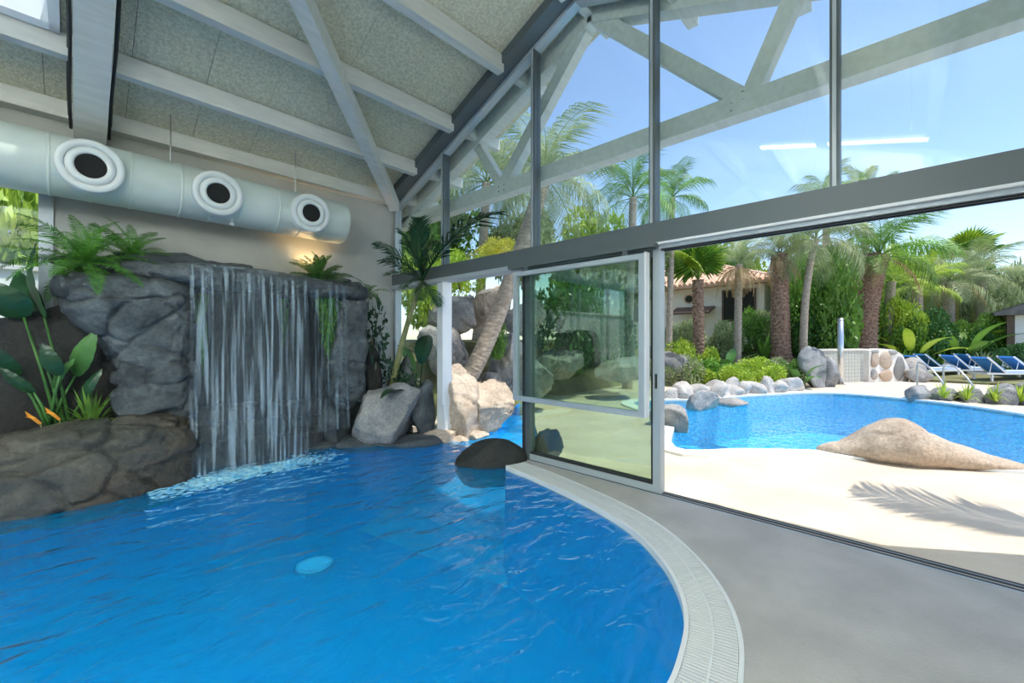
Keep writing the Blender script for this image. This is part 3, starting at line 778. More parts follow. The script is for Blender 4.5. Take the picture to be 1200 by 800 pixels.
# layered ledge inside the cave, back of the cave
LEDGE = ['long bottom ledge stone touching the broad brown boulder', 'long bottom ledge stone reaching the squat rock under the pillar', 'short middle ledge stone against the flaring pillar', 'middle ledge stone under the thickest water streams', 'short middle ledge stone beside the squat rock', 'topmost ledge stone behind the thickest water streams', 'topmost ledge stone below the hanging moss']
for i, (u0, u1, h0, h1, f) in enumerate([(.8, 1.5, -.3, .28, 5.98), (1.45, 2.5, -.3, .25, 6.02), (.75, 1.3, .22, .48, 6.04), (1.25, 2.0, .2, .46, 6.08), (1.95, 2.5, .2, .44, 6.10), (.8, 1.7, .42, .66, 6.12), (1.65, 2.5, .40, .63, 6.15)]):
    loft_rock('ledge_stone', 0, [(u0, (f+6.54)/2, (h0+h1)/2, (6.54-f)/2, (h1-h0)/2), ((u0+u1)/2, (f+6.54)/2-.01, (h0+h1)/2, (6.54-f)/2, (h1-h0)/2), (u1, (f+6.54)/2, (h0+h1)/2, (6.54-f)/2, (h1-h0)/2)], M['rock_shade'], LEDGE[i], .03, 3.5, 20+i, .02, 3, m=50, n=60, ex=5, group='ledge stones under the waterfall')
loft_rock('cave_rock', 0, [(.6, 6.44, 1.35, .06, .85), (1.2, 6.42, 1.35, .07, .85), (1.9, 6.42, 1.35, .07, .85), (2.6, 6.42, 1.35, .07, .85), (3.1, 6.44, 1.3, .06, .8)], M['rock_dark'], 'dark rock face at the back of the waterfall cave', .025, 2, 31, .02, 2.2, m=90, n=90)  # near-black rock puts the shade of the cave into its colour
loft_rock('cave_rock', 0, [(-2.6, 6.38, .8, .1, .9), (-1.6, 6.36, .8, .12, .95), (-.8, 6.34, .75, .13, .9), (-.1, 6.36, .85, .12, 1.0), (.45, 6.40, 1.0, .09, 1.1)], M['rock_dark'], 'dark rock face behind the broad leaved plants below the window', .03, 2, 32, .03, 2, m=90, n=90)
# thin stones laid along the back of the slab
TOPS = ['flat grey stone under the bright fern at the slab end', 'flat grey stone beside the ferns at the head of the water', 'long flat stone on the slab behind the thickest water streams', 'flat stone on the slab between the streams and the dark fern', 'flat stone on the slab just past the dark fern', 'small flat stone at the palm end of the slab']
for i, (u, v, h, a, b_, hh) in enumerate([(.15, 6.28, 2.20, .34, .2, .17), (.62, 6.33, 2.33, .42, .18, .17), (1.22, 6.36, 2.31, .42, .16, .17), (1.78, 6.38, 2.30, .36, .15, .15), (2.7, 6.36, 2.28, .34, .15, .16), (3.05, 6.38, 2.26, .2, .14, .14)]):
    boulder('slab_stone', (u, v, h), (a, b_, hh), M['rock'], TOPS[i], 40+i, cuts=9, group='flat stones on the waterfall slab', sub=4, rz=.1*i-.2)
# flat stones at the waterline
EDGES = ['flat wet stone at the waterline below the squat rock', 'flat wet stone at the waterline before the angular boulder', 'flat wet stone under the corner of the angular boulder', 'flat tan stone at the foot of the white post']
for i, (u, v, a, b_, hh) in enumerate([(2.45, 6.12, .32, .28, .15), (2.95, 5.72, .40, .26, .15), (3.40, 5.34, .40, .24, .17), (3.86, 5.12, .30, .2, .17)]):
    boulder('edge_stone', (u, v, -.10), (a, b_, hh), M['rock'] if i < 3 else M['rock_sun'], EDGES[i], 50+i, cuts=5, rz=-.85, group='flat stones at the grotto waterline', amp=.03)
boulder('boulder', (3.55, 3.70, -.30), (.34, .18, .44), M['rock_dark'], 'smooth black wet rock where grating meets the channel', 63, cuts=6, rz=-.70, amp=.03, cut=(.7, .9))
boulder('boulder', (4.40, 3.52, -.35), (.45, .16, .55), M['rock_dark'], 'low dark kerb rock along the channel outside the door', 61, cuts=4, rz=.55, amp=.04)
# rocks round the indoor palm
for i, (u, v, h, a, b_, hh, mt, lb) in enumerate([
    (3.45, 6.18, -.1, .38, .22, .75, 'rock', 'dark shaded rock behind the palm stem'),
    (3.78, 5.98, -.1, .16, .3, 1.15, 'rock', 'narrow upright rock beside the side light glass'),
    (3.72, 5.42, -.05, .2, .25, .75, 'rock', 'brown grey rock between angular boulder and white post'),
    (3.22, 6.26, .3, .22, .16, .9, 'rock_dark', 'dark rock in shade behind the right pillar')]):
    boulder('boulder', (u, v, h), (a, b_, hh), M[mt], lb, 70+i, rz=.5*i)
# rock garden outside by the channel
ROCKS = [
    (543, 520, 6.6, .36, .36, 1.02, 'rock_sun', 'tall pointed tan rock beside the white post'),
    (573, 505, 7.0, .48, .40, .72, 'rock_sun', 'sunlit tan boulder at the foot of the leaning palm'),
    (556, 505, 7.5, .20, .2, .95, 'rock_sun', 'small orange brown rock between two sunlit boulders'),
    (533, 522, 6.35, .26, .2, .16, 'rock_sun', 'low flat tan stone at the channel edge'),
    (560, 516, 6.55, .28, .2, .17, 'rock_sun', 'low flat tan stone beside the sunlit boulder'),
    (520, 440, 8.6, .75, .5, .95, 'rock_grey', 'shaded grey boulder behind the white post'),
    (600, 462, 8.9, .48, .45, 1.05, 'rock_grey', 'rounded grey boulder right of the leaning palm trunk'),
    (575, 468, 8.8, .35, .35, .6, 'rock_grey', 'small grey boulder under the trailing creeper'),
    (530, 395, 9.4, .62, .5, .95, 'rock_grey', 'blocky pale boulder high on the rock bank'),
    (575, 385, 9.9, .65, .5, .95, 'rock_sun', 'tan boulder on top of the rock bank'),
    (612, 395, 9.6, .5, .5, .8, 'rock_grey', 'grey boulder on the bank seen through the sash glass'),
    (625, 470, 8.5, .45, .4, .9, 'rock_grey', 'grey boulder low on the bank seen through the sash glass'),
    (655, 445, 10.5, .7, .6, .7, 'rock_grey', 'wide grey boulder on the bank behind the door leaf'),
    (725, 447, 10.5, .7, .6, .6, 'rock_grey', 'wide tan boulder on the bank behind the door leaf'),
]
for i, (px, py, t, a, b_, hh, mt, lb) in enumerate(ROCKS):
    p = at(px, py, t)
    boulder('boulder', (p.x, p.y, p.z), (a, b_, hh), M[mt], lb, 90+i, cuts=15, rz=i*.7, cut=(.42, .72), crack=.03, amp=.05, sub=5)
# rocks along the outdoor pool
p = Vector((7.15, .1, 0))
loft_rock('boulder', 0, [(0, 0, .02, .04, .05), (.35, .02, .05, .25, .12), (.7, 0, .15, .42, .26), (1.0, -.02, .18, .46, .34), (1.3, 0, .12, .4, .25), (1.75, .02, .05, .3, .12), (2.3, 0, .0, .1, .05)], M['rock_sun'], 'smooth tan hump shaped rock on the near rim of the outdoor pool', .02, 2, 77, .006, 1.6, m=90, n=80, ex=2.1)
o = bpy.context.scene.objects[-1] if False else [x for x in col.objects if x.get('label', '').startswith('smooth tan hump')][0]
o.rotation_euler = (0, 0, -1.22); o.location = (7.10, -.02, -.12); o.scale = (.88, .9, .92)
for px, py, t, a, b_, hh, mt, lb in [
    (787, 500, 7.2, .32, .35, .34, 'rock_grey', 'small brown rock on the white rim beside the door leaf'),
    (795, 446, 13.6, .62, .5, .85, 'rock_light', 'rounded pale grey boulder at the shallow end of the outdoor pool'),
    (822, 478, 9.3, .42, .32, .42, 'rock_grey', 'blocky tan and grey rock standing at the water corner'),
    (852, 474, 10.0, .45, .28, .16, 'rock_grey', 'flat tan rock reaching into the outdoor pool'),
    (953, 463, 13.0, .34, .34, 1.1, 'rock_light', 'tall pale blue grey rock beside the shower post'),
    (968, 462, 13.2, .30, .3, .85, 'rock_light', 'lower pale rock leaning against the tall rock by the shower'),
    (785, 420, 16, .7, .5, .6, 'rock_light', 'grey rock behind the rounded pale boulder')]:
    p = at(px, py, t)
    boulder('boulder', (p.x, p.y, max(p.z-.05, -.1)), (a, b_, hh), M[mt], lb, int(px)+int(py), cuts=9, rz=px*.13)
# border stones along the far rim
bs = spline([(9.75, 4.35, 0), (10.7, 3.6, 0), (11.8, 3.32, 0), (13.0, 2.72, 0), (13.9, 2.2, 0)], 5)
for i, p in enumerate(bs[2:]):
    boulder('border_stone', (p.x+.22, p.y+.10, -.10), (.22+.05*(i % 3), .2, .30+.05*((i*7) % 4)), M['rock_pale'], 'rough grey border stone along the far rim of the outdoor pool', 300+i, cuts=7, sub=3, rz=i, group='border stones behind the outdoor pool')
# planter kerb on the right
kb = [(1075, 475, 10.4), (1105, 478, 10.2), (1140, 481, 10.0), (1172, 485, 9.7), (1205, 487, 9.6), (1240, 490, 9.5)]
for i, (px, py, t) in enumerate(kb):
    p = at(px, py, t)
    boulder('planter_stone', (p.x, p.y, -.26), (.50, .24, .50+.10*(i > 2)), M['rock_light'], ['small end planter stone beside the curved handrail', 'low planter stone second from the handrail', 'low planter stone third from the handrail', 'taller planter stone fourth from the handrail', 'taller planter stone fifth from the handrail', 'taller planter stone farthest from the handrail'][i], 340+i, cuts=12, rz=-.25, sub=4, group='planter stones by the sun loungers', cut=(.5, .78))

# ------------------------------------------------------------------ waterfall
wf = thing('waterfall', 'white curtain of falling water pouring over the rock slab', 'waterfall', (1.6, 5.8, 0))
r = random.Random(5)
def strand(m, u, top, length, v0, wd, sway):
    # a ribbon with rounded cross section, following the free fall from the lip
    path = []; rad = []; k = 14
    for i in range(k+1):
        t = i/k; h = top-length*t
        path.append((u+sway*t+.012*math.sin(t*7+u*40), v0-.11*math.sqrt(t)-.02, h)); rad.append(wd*(.55+.6*math.sin(PI*min(1, t*1.3+.1)))*(1 if t < .9 else .6))
    m.tube(path, rad, 5)
def sheet(u0, u1, v0, top, h_end, seed, th=.003):
    m = MB(); nu_, nh = 70, 26
    for side in (0, 1):
        for i in range(nh+1):
            t = i/nh
            for j in range(nu_+1):
                x = u0+(u1-u0)*j/nu_
                wv = .035*noise.noise(Vector((x*4+seed, seed*2.1, t*1.2)))+.012*noise.noise(Vector((x*14, seed, t*2)))
                if i == 0: vv, hh = v0+.16, top+.035
                else: vv, hh = v0-.10*math.sqrt(t)+wv*(.3+t), top-(top-h_end)*t
                m.v.append(Vector((x+.05*(x-(u0+u1)/2)*t, vv+side*th, hh)))
    K = (nh+1)*(nu_+1)
    for i in range(nh):
        for j in range(nu_):
            q = i*(nu_+1)+j; m.f.append((q, q+1, q+nu_+2, q+nu_+1)); m.f.append((K+q, K+q+nu_+1, K+q+nu_+2, K+q+1))
    return m
for nm, args in (('water_curtain', (.87, 2.02, 5.76, 2.34, -.03, 1)), ('water_curtain', (.95, 1.75, 5.70, 2.34, -.03, 4)), ('water_curtain', (1.5, 2.10, 5.73, 2.33, -.03, 7)), ('water_trickle', (2.0, 2.64, 5.77, 2.32, .25, 9))):
    tag(sheet(*args).build(nm, M['veil'] if nm == 'water_curtain' else M['veil_thin'], wf, True), kind='stuff')
m1 = MB(); m2 = MB()
for i in range(46):
    u = .88+1.14*r.random(); strand(m1, u, 2.33, r.uniform(.9, 2.33), 5.76, r.uniform(.002, .0045), r.uniform(-.05, .05))
for i in range(26):
    u = r.choice((.93, 1.02, 1.2, 1.45, 1.6, 1.92))+r.gauss(0, .02); strand(m2, u, 2.34, 2.35, 5.74, r.uniform(.0025, .006), r.uniform(-.05, .05))
for m, nm in ((m1, 'water_strands'), (m2, 'water_stream')):
    tag(m.build(nm, M['veil'], wf, True), kind='stuff')
fo = MB()
vs, fs = ico(1)
for i in range(2600):
    a = r.gauss(0, 1); b_ = r.gauss(0, 1)
    u = 1.35+.40*a; v = 5.52+.13*b_-.05*abs(a)+.08*(u-1.3)
    if not .5 < u < 2.45 or v > 5.85: continue
    s_ = r.uniform(.004, .020); c = Vector((u, v, -.034+r.uniform(0, .006)))
    fo.add([c+Vector((x.x*s_*1.9, x.y*s_, x.z*s_*.22)) for x in vs], fs)
tag(fo.build('splash_foam', M['foam'], wf, True, fix=False), kind='stuff')

# underwater lights
for u, v, lb in ((2.05, 5.35, 'round cyan underwater lamp in the pool floor before the waterfall'),):
    rr = thing('underwater_lamp', lb, 'lamp', (u, v, bot))
    MB().lathe([(0, .03), (.17, .03), (.20, .0)], (u, v, bot), (0, 0, 1), 24).build('lens', M['poollight'], rr)
    MB().lathe([(.20, 0), (.21, .035), (.23, .03), (.24, 0)], (u, v, bot), (0, 0, 1), 24).build('bezel', M['steel'], rr)

# ------------------------------------------------------------------ plants
def frond_mesh(name, length, lw, n, mt, droop=.9, rise=.35, lean=.6, rach=.012, sag=.35, stem=.15, wid=.02, seed=0):
    # feather frond along +X from the origin
    rr = random.Random(seed+3); m = MB(); path = []
    for i in range(15):
        t = i/14; path.append(Vector((length*(t-.12*t*t*droop), 0, length*(rise*t-droop*.55*t*t))))
    m.tube(path, [rach*(1-.8*i/14) for i in range(15)], 4, False)
    def pos(t):
        f = t*14; i = min(13, int(f)); return path[i].lerp(path[i+1], f-i), (path[i+1]-path[i]).normalized()
    for k in range(n):
        t = stem+(1-stem)*(k+.5)/n
        p, d = pos(min(t, .999))
        ll = lw*(math.sin(PI*min(1, (t-stem)/(1-stem)*.86+.14))**.6)*rr.uniform(.85, 1.1)
        for sg in (-1, 1):
            side = Vector((0, sg, 0)); up = d.cross(side)*sg
            up = Vector((0,0,1)) - d*d.z
            dirv = (side*(1-lean*.35) + d*lean + up.normalized()*.18*rr.uniform(-.5, 1.4)).normalized()
            mid = p+dirv*ll*.55; tip = p+dirv*ll - Vector((0,0,1))*ll*sag*rr.uniform(.5, 1.4)
            wv = d*wid
            m.add([p-wv*.5, p+wv*.5, mid+wv*.9, mid-wv*.9, tip], [(0, 1, 2, 3), (3, 2, 4)])
    return m.mesh(name, mt, fix=False)
def fan_mesh(name, stem, rad, n, mt, seed=0, cup=.25):
    rr = random.Random(seed); m = MB()
    m.tube([(0,0,0), (stem*.5, 0, .06*stem), (stem, 0, 0)], [.018, .014, .012], 4, False)
    c = Vector((stem, 0, 0))
    for k in range(n):
        a = -2.2+4.4*(k+.5)/n; l = rad*(1-.16*abs(a)/2.2)*rr.uniform(.93, 1.05); wa = 4.4/n*.5
        def P(an, f, z): return c+Vector((math.cos(an)*l*f, math.sin(an)*l*f, cup*l*f*f*-.6+z))
        m.add([c, P(a-wa, .62, .0), P(a, .64, .02*rad*4), P(a+wa, .62, 0), P(a, 1, -.05*rad*3)], [(0, 1, 2), (0, 2, 3), (1, 4, 2), (2, 4, 3)])
    return m.mesh(name, mt, fix=False)
def paddle_mesh(name, stem, length, wid, mt, bend=.35, fold=.25):
    m = MB(); path = [Vector((0, 0, 0)), Vector((stem*.12, 0, stem*.5)), Vector((stem*.25, 0, stem))]
    m.tube(path, [.022, .018, .012], 5, False)
    b0 = path[-1]; k = 12; o = len(m.v)
    for i in range(k+1):
        t = i/k; cc = b0+Vector((length*(.25*t+bend*t*t*.9), 0, length*(t*.92-bend*t*t*.75)))
        ww = wid*(math.sin(PI*(.06+.94*t)**.8)**.75) if i < k else .004
        for j in range(-2, 3): m.v.append(cc+Vector((-abs(j)/2*ww*fold*.4, j/2*ww, abs(j)/2*ww*fold)))
    for i in range(k):
        for j in range(4): m.f.append((o+i*5+j, o+i*5+j+1, o+(i+1)*5+j+1, o+(i+1)*5+j))
    return m.mesh(name, mt, smooth=True, fix=False)
def bush_mesh(name, mt, n=1100, leaf=.09, seed=0, flat_=.8, long=1.8):
    rr = random.Random(seed); m = MB()
    lobes = [(Vector((rr.gauss(0, .42), rr.gauss(0, .42), rr.uniform(.25, .8))), rr.uniform(.28, .5)) for _ in range(9)]
    for _ in range(n):
        c, rad = rr.choice(lobes)
        d = Vector((rr.gauss(0, 1), rr.gauss(0, 1), rr.gauss(.15, 1))).normalized()
        p = c+d*rad*rr.uniform(.75, 1.06)
        if p.z < 0: p.z = abs(p.z)*.3
        a = (d+Vector((rr.gauss(0, .7), rr.gauss(0, .7), rr.gauss(-.1, .7)))).normalized(); s_ = a.cross(Vector((rr.gauss(0, 1), rr.gauss(0, 1), rr.gauss(0, 1)))).normalized()
        l = leaf*rr.uniform(.7, 1.4)
        m.add([p, p+a*l*long*.5+s_*l*.5, p+a*l*long, p+a*l*long*.5-s_*l*.5], [(0, 1, 2, 3)])
    return m.mesh(name, mt, fix=False)
def spike_mesh(name, mt, n=40, l=1.0, wid=.03, seed=0, droop=.5):
    rr = random.Random(seed); m = MB()
    for _ in range(n):
        a = rr.uniform(0, 2*PI); e = rr.uniform(.25, 1.35); ll = l*rr.uniform(.6, 1.05)
        d = Vector((math.cos(a)*math.cos(e), math.sin(a)*math.cos(e), math.sin(e))); s_ = Vector((-math.sin(a), math.cos(a), 0))*wid
        p0 = Vector((0, 0, 0)); p1 = d*ll*.55; p2 = d*ll-Vector((0, 0, 1))*ll*droop*math.cos(e)*.6
        m.add([p0-s_*.6, p0+s_*.6, p1+s_, p1-s_, p2], [(0, 1, 2, 3), (3, 2, 4)])
    return m.mesh(name, mt, fix=False)

FR = {
    'queen': [frond_mesh('frond', 1, .33, 46, M['leaf'], 1.05, .45, .7, .010, .75, .15, .0065, i) for i in range(3)],
    'wide': [frond_mesh('frond', 1, .34, 44, M['leaf'], .95, .45, .6, .014, .5, .15, .013, 40)],
    'queen_grey': [frond_mesh('frond', 1, .32, 46, M['leaf_grey'], 1.2, .45, .7, .010, .85, .12, .0065, i+4) for i in range(2)],
    'lime': [frond_mesh('frond', 1, .30, 40, M['leaf_lime'], 1.0, .5, .75, .010, .6, .15, .008, i+8) for i in range(2)],
    'dry': [frond_mesh('frond', 1, .22, 30, M['leaf_dry'], 1.5, .15, .9, .014, .6, .15, .012, i+12) for i in range(2)],
    'dark': [frond_mesh('frond', 1, .30, 34, M['leaf_dark'], .75, .5, .85, .012, .25, .12, .014, i+16) for i in range(2)],
    'kentia': [frond_mesh('frond', 1, .30, 30, M['leaf_deep'], .7, .5, .9, .012, .22, .14, .016, i+20) for i in range(2)],
    'fern': [frond_mesh('frond', 1, .15, 46, M['fern'], 1.0, .55, .35, .008, .2, .06, .008, i+24) for i in range(2)],
    'fern_dark': [frond_mesh('frond', 1, .17, 34, M['leaf_dark'], .9, .55, .35, .008, .2, .06, .014, i+28) for i in range(2)],
}
FAN = [fan_mesh('fan_leaf', .45, .7, 26, M['leaf'], 1), fan_mesh('fan_leaf', .5, .7, 26, M['leaf_lime'], 2)]
FAN_DRY = [fan_mesh('dead_leaf', .45, .5, 18, M['leaf_dry'], 3, .9)]
PAD = {'deep': paddle_mesh('leaf_blade', .6, .8, .19, M['leaf_deep']), 'green': paddle_mesh('leaf_blade', .5, 1.1, .13, M['leaf']), 'dark': paddle_mesh('leaf_blade', .5, .9, .15, M['leaf_dark']), 'lime': paddle_mesh('leaf_blade', .5, 1.1, .13, M['leaf_lime'])}
BUSH = {k: [bush_mesh('foliage', M[mt], 5200, lf*.55, i*7+3+len(k), .8, lg) for i in range(2)] for k, mt, lf, lg in (('green', 'leaf', .085, 1.9), ('dark', 'leaf_dark', .09, 1.7), ('lime', 'leaf_lime', .09, 2.0), ('grey', 'leaf_grey', .075, 2.6), ('yellow', 'leaf_yellow', .075, 1.8))}
BUSH['deep'] = [bush_mesh('foliage', M['leaf_deep'], 260, .10, 99, .8, 2.2)]
SPK = {k: spike_mesh('blades', M[mt], 46, 1, .035, i) for i, (k, mt) in enumerate((('green', 'leaf'), ('grey', 'leaf_grey'), ('dark', 'leaf_deep'), ('lime', 'leaf_lime')))}

def set_fronds(root, off, meshes, n, length, seed, emin=-20, emax=75, name='frond', yaw0=0, squash=1):
    rr = random.Random(seed)
    for i in range(n):
        yaw = yaw0+i*2.39996+rr.uniform(-.2, .2); e = math.radians(emin+(emax-emin)*((i+.5)/n)+rr.uniform(-6, 6)); l = length*rr.uniform(.85, 1.1)
        R = Matrix.Rotation(yaw, 4, 'Z') @ Matrix.Rotation(-e, 4, 'Y') @ Matrix.Rotation(rr.uniform(-.35, .35), 4, 'X')
        linked(name, meshes[i % len(meshes)], root, off, R.to_euler(), (l, l*squash, l))
def palm(label, base, crown, r0, r1, kind, n, length, seed, trunk='trunk', rings=26, dead=0, emin=-25, emax=75, mid=None, fan=False, group=None, nseg=10):
    base = Vector(base); crown = Vector(crown)
    root = thing('fan_palm' if fan else 'palm_tree', label, 'palm', base, group=group)
    md = Vector(mid) if mid else base.lerp(crown, .5)+Vector((0, 0, 0))
    m = MB(); path = []; rad = []
    k = rings*3; ring = 1.12 if trunk == 'trunk_brown' else 1.05
    for i in range(k+1):
        t = i/k; p = base*(1-t)**2+(2*md-.5*base-.5*crown)*2*t*(1-t)+crown*t*t
        path.append(p); rr_ = r0+(r1-r0)*t; rad.append(rr_*(1.0 if i % 3 else ring)*(1+.06*noise.noise(Vector((i*.7, seed, 0))))*(1+.25*max(0, 1-t*8)))
    m.tube(path, rad, nseg); m.build('trunk', M[trunk], root, True)
    off = crown-base
    if fan: set_fronds(root, off, FAN, n, length, seed, emin, emax, 'fan_leaf')
    else: set_fronds(root, off, FR[kind], n, length, seed, emin, emax)
    if dead: set_fronds(root, off-Vector((0, 0, .1)), FAN_DRY if fan else FR['dry'], dead, length*.8, seed+50, -35, 0, 'dead_frond')
    return root
def bush(label, pos, rx, rz, kind, seed=0, group=None, name='shrub', cat='shrub', ry=None):
    root = thing(name, label, cat, pos, group=group)
    f = linked('foliage', BUSH[kind][seed % len(BUSH[kind])], root, (0, 0, 0), (0, 0, seed*1.3), (rx, ry or rx, rz)); f['kind'] = 'stuff'
    m = MB()
    rr = random.Random(seed)
    for k in range(3):
        q = Vector(pos)+Vector((rr.uniform(-.3, .3)*rx, rr.uniform(-.3, .3)*rx, rz*.6)); m.tube([Vector(pos)+Vector((0, 0, -.05)), Vector(pos).lerp(q, .5)+Vector((.03, 0, 0)), q], [.03, .022, .012], 5)
    m.build('stems', M['trunk_brown'], root)
    return root

# indoor palm
p0 = Vector((3.50, 6.02, .55)); p1 = Vector((3.68, 5.40, 2.40))
root = thing('indoor_palm', 'slender indoor palm with green stem rising from the rocks', 'palm', p0)
m = MB(); path = [p0.lerp(p1, i/24)+Vector((-.06*math.sin(PI*i/24), 0, 0)) for i in range(25)]
m.tube(path, [(.055-.025*i/24)*(1.08 if i % 4 == 0 else 1) for i in range(25)], 10); m.build('trunk', M['trunk_green'], root, True)
rr = random.Random(3)
for yaw, e, l, roll in ((-1.47, 18, 1.9, .3), (2.6, 74, 1.05, 0), (-2.45, 72, 1.0, .1), (2.75, 30, .95, .3), (-2.9, -8, .8, 0), (-1.3, 58, .7, .2), (1.9, 55, .8, -.2), (-2.2, -40, .7, 0), (-1.6, -48, .7, .2), (3.3, 8, .85, .2), (-2.1, 45, 1.1, .5), (-2.6, -25, .7, .3), (2.9, 55, .9, -.3)):
    R = Matrix.Rotation(yaw, 4, 'Z') @ Matrix.Rotation(-math.radians(e), 4, 'Y') @ Matrix.Rotation(roll, 4, 'X')
    linked('frond', FR['kentia'][rr.randrange(2)], root, p1-p0, R.to_euler(), (l, l, l))
# ferns
def fern(label, pos, n, length, kind, seed, emin=5, emax=70, yaw0=0):
    root = thing('fern', label, 'fern', pos)
    set_fronds(root, Vector((0, 0, 0)), FR[kind], n, length, seed, emin, emax, yaw0=yaw0)
    return root
fern('bright green fern spilling over the left end of the slab', (.06, 5.95, 2.26), 30, .62, 'fern', 4, -45, 60)
fern('bright green fern behind the stones by the window frame', (.42, 6.2, 2.40), 18, .5, 'fern', 8, -15, 60)
fern('dark fern on the slab lit by a warm lamp', (2.42, 6.16, 2.32), 24, .52, 'fern_dark', 5, -5, 75)
fern('small fern hanging from the slab end by the palm', (3.14, 6.05, 2.22), 10, .34, 'fern_dark', 6, -50, 40)
# warm lamp on the slab
lm = thing('spot_lamp', 'small warm lamp glowing behind the dark fern', 'lamp', (2.40, 6.40, 2.36))
MB().lathe([(0, .0), (.05, .0), (.055, .03), (.05, .1), (.04, .11)], (2.40, 6.40, 2.36), (0, 0, 1), 16).build('housing', M['black'], lm, True)
MB().lathe([(0, .105), (.038, .105)], (2.40, 6.40, 2.36), (0, 0, 1), 16).build('lens', M['warm'], lm)
pl = bpy.data.lights.new('warm_light', 'SPOT'); pl.energy = 14; pl.color = (1, .6, .25); pl.shadow_soft_size = .03; pl.spot_size = 2.2; pl.spot_blend = .8
o = bpy.data.objects.new('warm_light', pl); col.objects.link(o); o.parent = lm; o.location = (0, 0, .13); o.rotation_euler = (PI, 0, 0)
# broad leaved plant on the left
def big_leaf(root, foot, base, tip, wid, mt, curl=.12, tilt=0):
    foot, base, tip = Vector(foot), Vector(base), Vector(tip)
    m = MB(); m.tube([foot, foot.lerp(base, .5)+Vector((0, 0, .04)), base], [.018, .014, .010], 6); m.build('leaf_stalk', M['leaf_dark'], root, True)
    ax_ = tip-base; ln = ax_.length; ax_.normalize(); out = Vector((-.73, -.69, .1)); sd = ax_.cross(out).normalized()
    sd = (Matrix.Rotation(tilt, 3, ax_) @ sd); nn_ = sd.cross(ax_)
    m = MB(); k = 14
    for i in range(k+1):
        t = i/k; c = base.lerp(tip, t)+nn_*(curl*ln*math.sin(PI*t)); ww = wid*math.sin(PI*(.04+.95*t)**.85)**.7
        for j in range(-3, 4): m.v.append(c+sd*(ww*j/3)+nn_*(-abs(j)/3*ww*.28)+nn_*(.006*math.sin(i*2.2+j)))
    for i in range(k):
        for j in range(6): m.f.append((i*7+j, i*7+j+1, (i+1)*7+j+1, (i+1)*7+j))
    m.build('leaf_blade', M[mt], root, True, fix=False)
root = thing('broad_leaf_plant', 'broad leaved plant with dark paddle leaves below the window', 'plant', (-.10, 6.12, .60))
F0 = Vector((-.10, 6.12, .60))
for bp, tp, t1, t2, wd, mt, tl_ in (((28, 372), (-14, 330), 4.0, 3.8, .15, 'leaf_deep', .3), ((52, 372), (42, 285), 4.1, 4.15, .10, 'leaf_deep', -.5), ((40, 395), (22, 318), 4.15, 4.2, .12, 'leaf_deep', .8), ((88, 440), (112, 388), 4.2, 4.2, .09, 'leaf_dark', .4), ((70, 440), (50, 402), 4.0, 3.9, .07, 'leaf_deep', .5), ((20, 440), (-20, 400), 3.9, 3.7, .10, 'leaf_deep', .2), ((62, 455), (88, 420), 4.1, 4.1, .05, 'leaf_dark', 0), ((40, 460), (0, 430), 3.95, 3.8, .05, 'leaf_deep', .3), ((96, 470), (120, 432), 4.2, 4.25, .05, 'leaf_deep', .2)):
    big_leaf(root, F0+Vector((rnd.uniform(-.1, .15), rnd.uniform(-.05, .05), 0)), at(*bp, t1), at(*tp, t2), wd, mt, .12, tl_)
root = thing('spiky_plant', 'narrow leaved green plant in the hollow behind the boulder', 'plant', (.10, 6.02, .58))
linked('blades', SPK['green'], root, scale=(.5, .3, .5))
for u, v, h in ((-.10, 5.88, .64), (-.22, 5.86, .62)):
    rt = thing('flower', 'orange pointed flower behind the broad brown boulder', 'flower', (u, v, h), group='orange flowers by the boulder')
    MB().tube([(u, v, h), (u-.01, v-.01, h+.10)], .006, 5).build('stem', M['trunk_green'], rt)
    for k in range(2): MB().tube([(u-.01, v-.01, h+.09), (u-.05-.03*k, v-.03, h+.15+.03*k), (u-.10, v-.05, h+.17+.05*k)], [.012, .014, .001], 5).build('petal', M['flower'], rt)
# hanging greenery in the cave
def hanging(label, u, v, top, length, wd, n, seed):
    rr = random.Random(seed); root = thing('hanging_moss', label, 'moss', (u, v, top)); m = MB()
    for _ in range(n):
        a = u+rr.gauss(0, wd*.5); b_ = v+rr.gauss(0, .03); l = length*rr.uniform(.45, 1)*(1-.5*min(1, abs(a-u)/wd))
        pth = [Vector((a+.02*math.sin(k*1.3+a*30), b_-.01*k*.3, top-l*k/6)) for k in range(7)]
        m.tube(pth, [.006, .008, .008, .008, .007, .005, .002], 4, False)
        for _k in range(14):
            t = rr.random(); c = pth[min(6, int(t*7))]; d = Vector((rr.gauss(0, 1), rr.gauss(0, 1), rr.gauss(-.6, .6))).normalized()*.035; s_ = d.cross(Vector((0, .3, 1))).normalized()*.010
            m.add([c-s_, c+s_, c+d*.9], [(0, 1, 2)])
    tag(m.build('strands', M['moss'], root, fix=False), kind='stuff')
hanging('thick green moss hanging beside the right rock pillar', 2.47, 5.98, 2.14, 1.02, .12, 110, 1)
hanging('thin green moss seen through the falling water', 1.95, 6.16, 2.05, .75, .05, 26, 2)
hanging('green moss by the left pillar behind the water streams', 1.05, 6.2, 2.05, 1.3, .06, 26, 3)
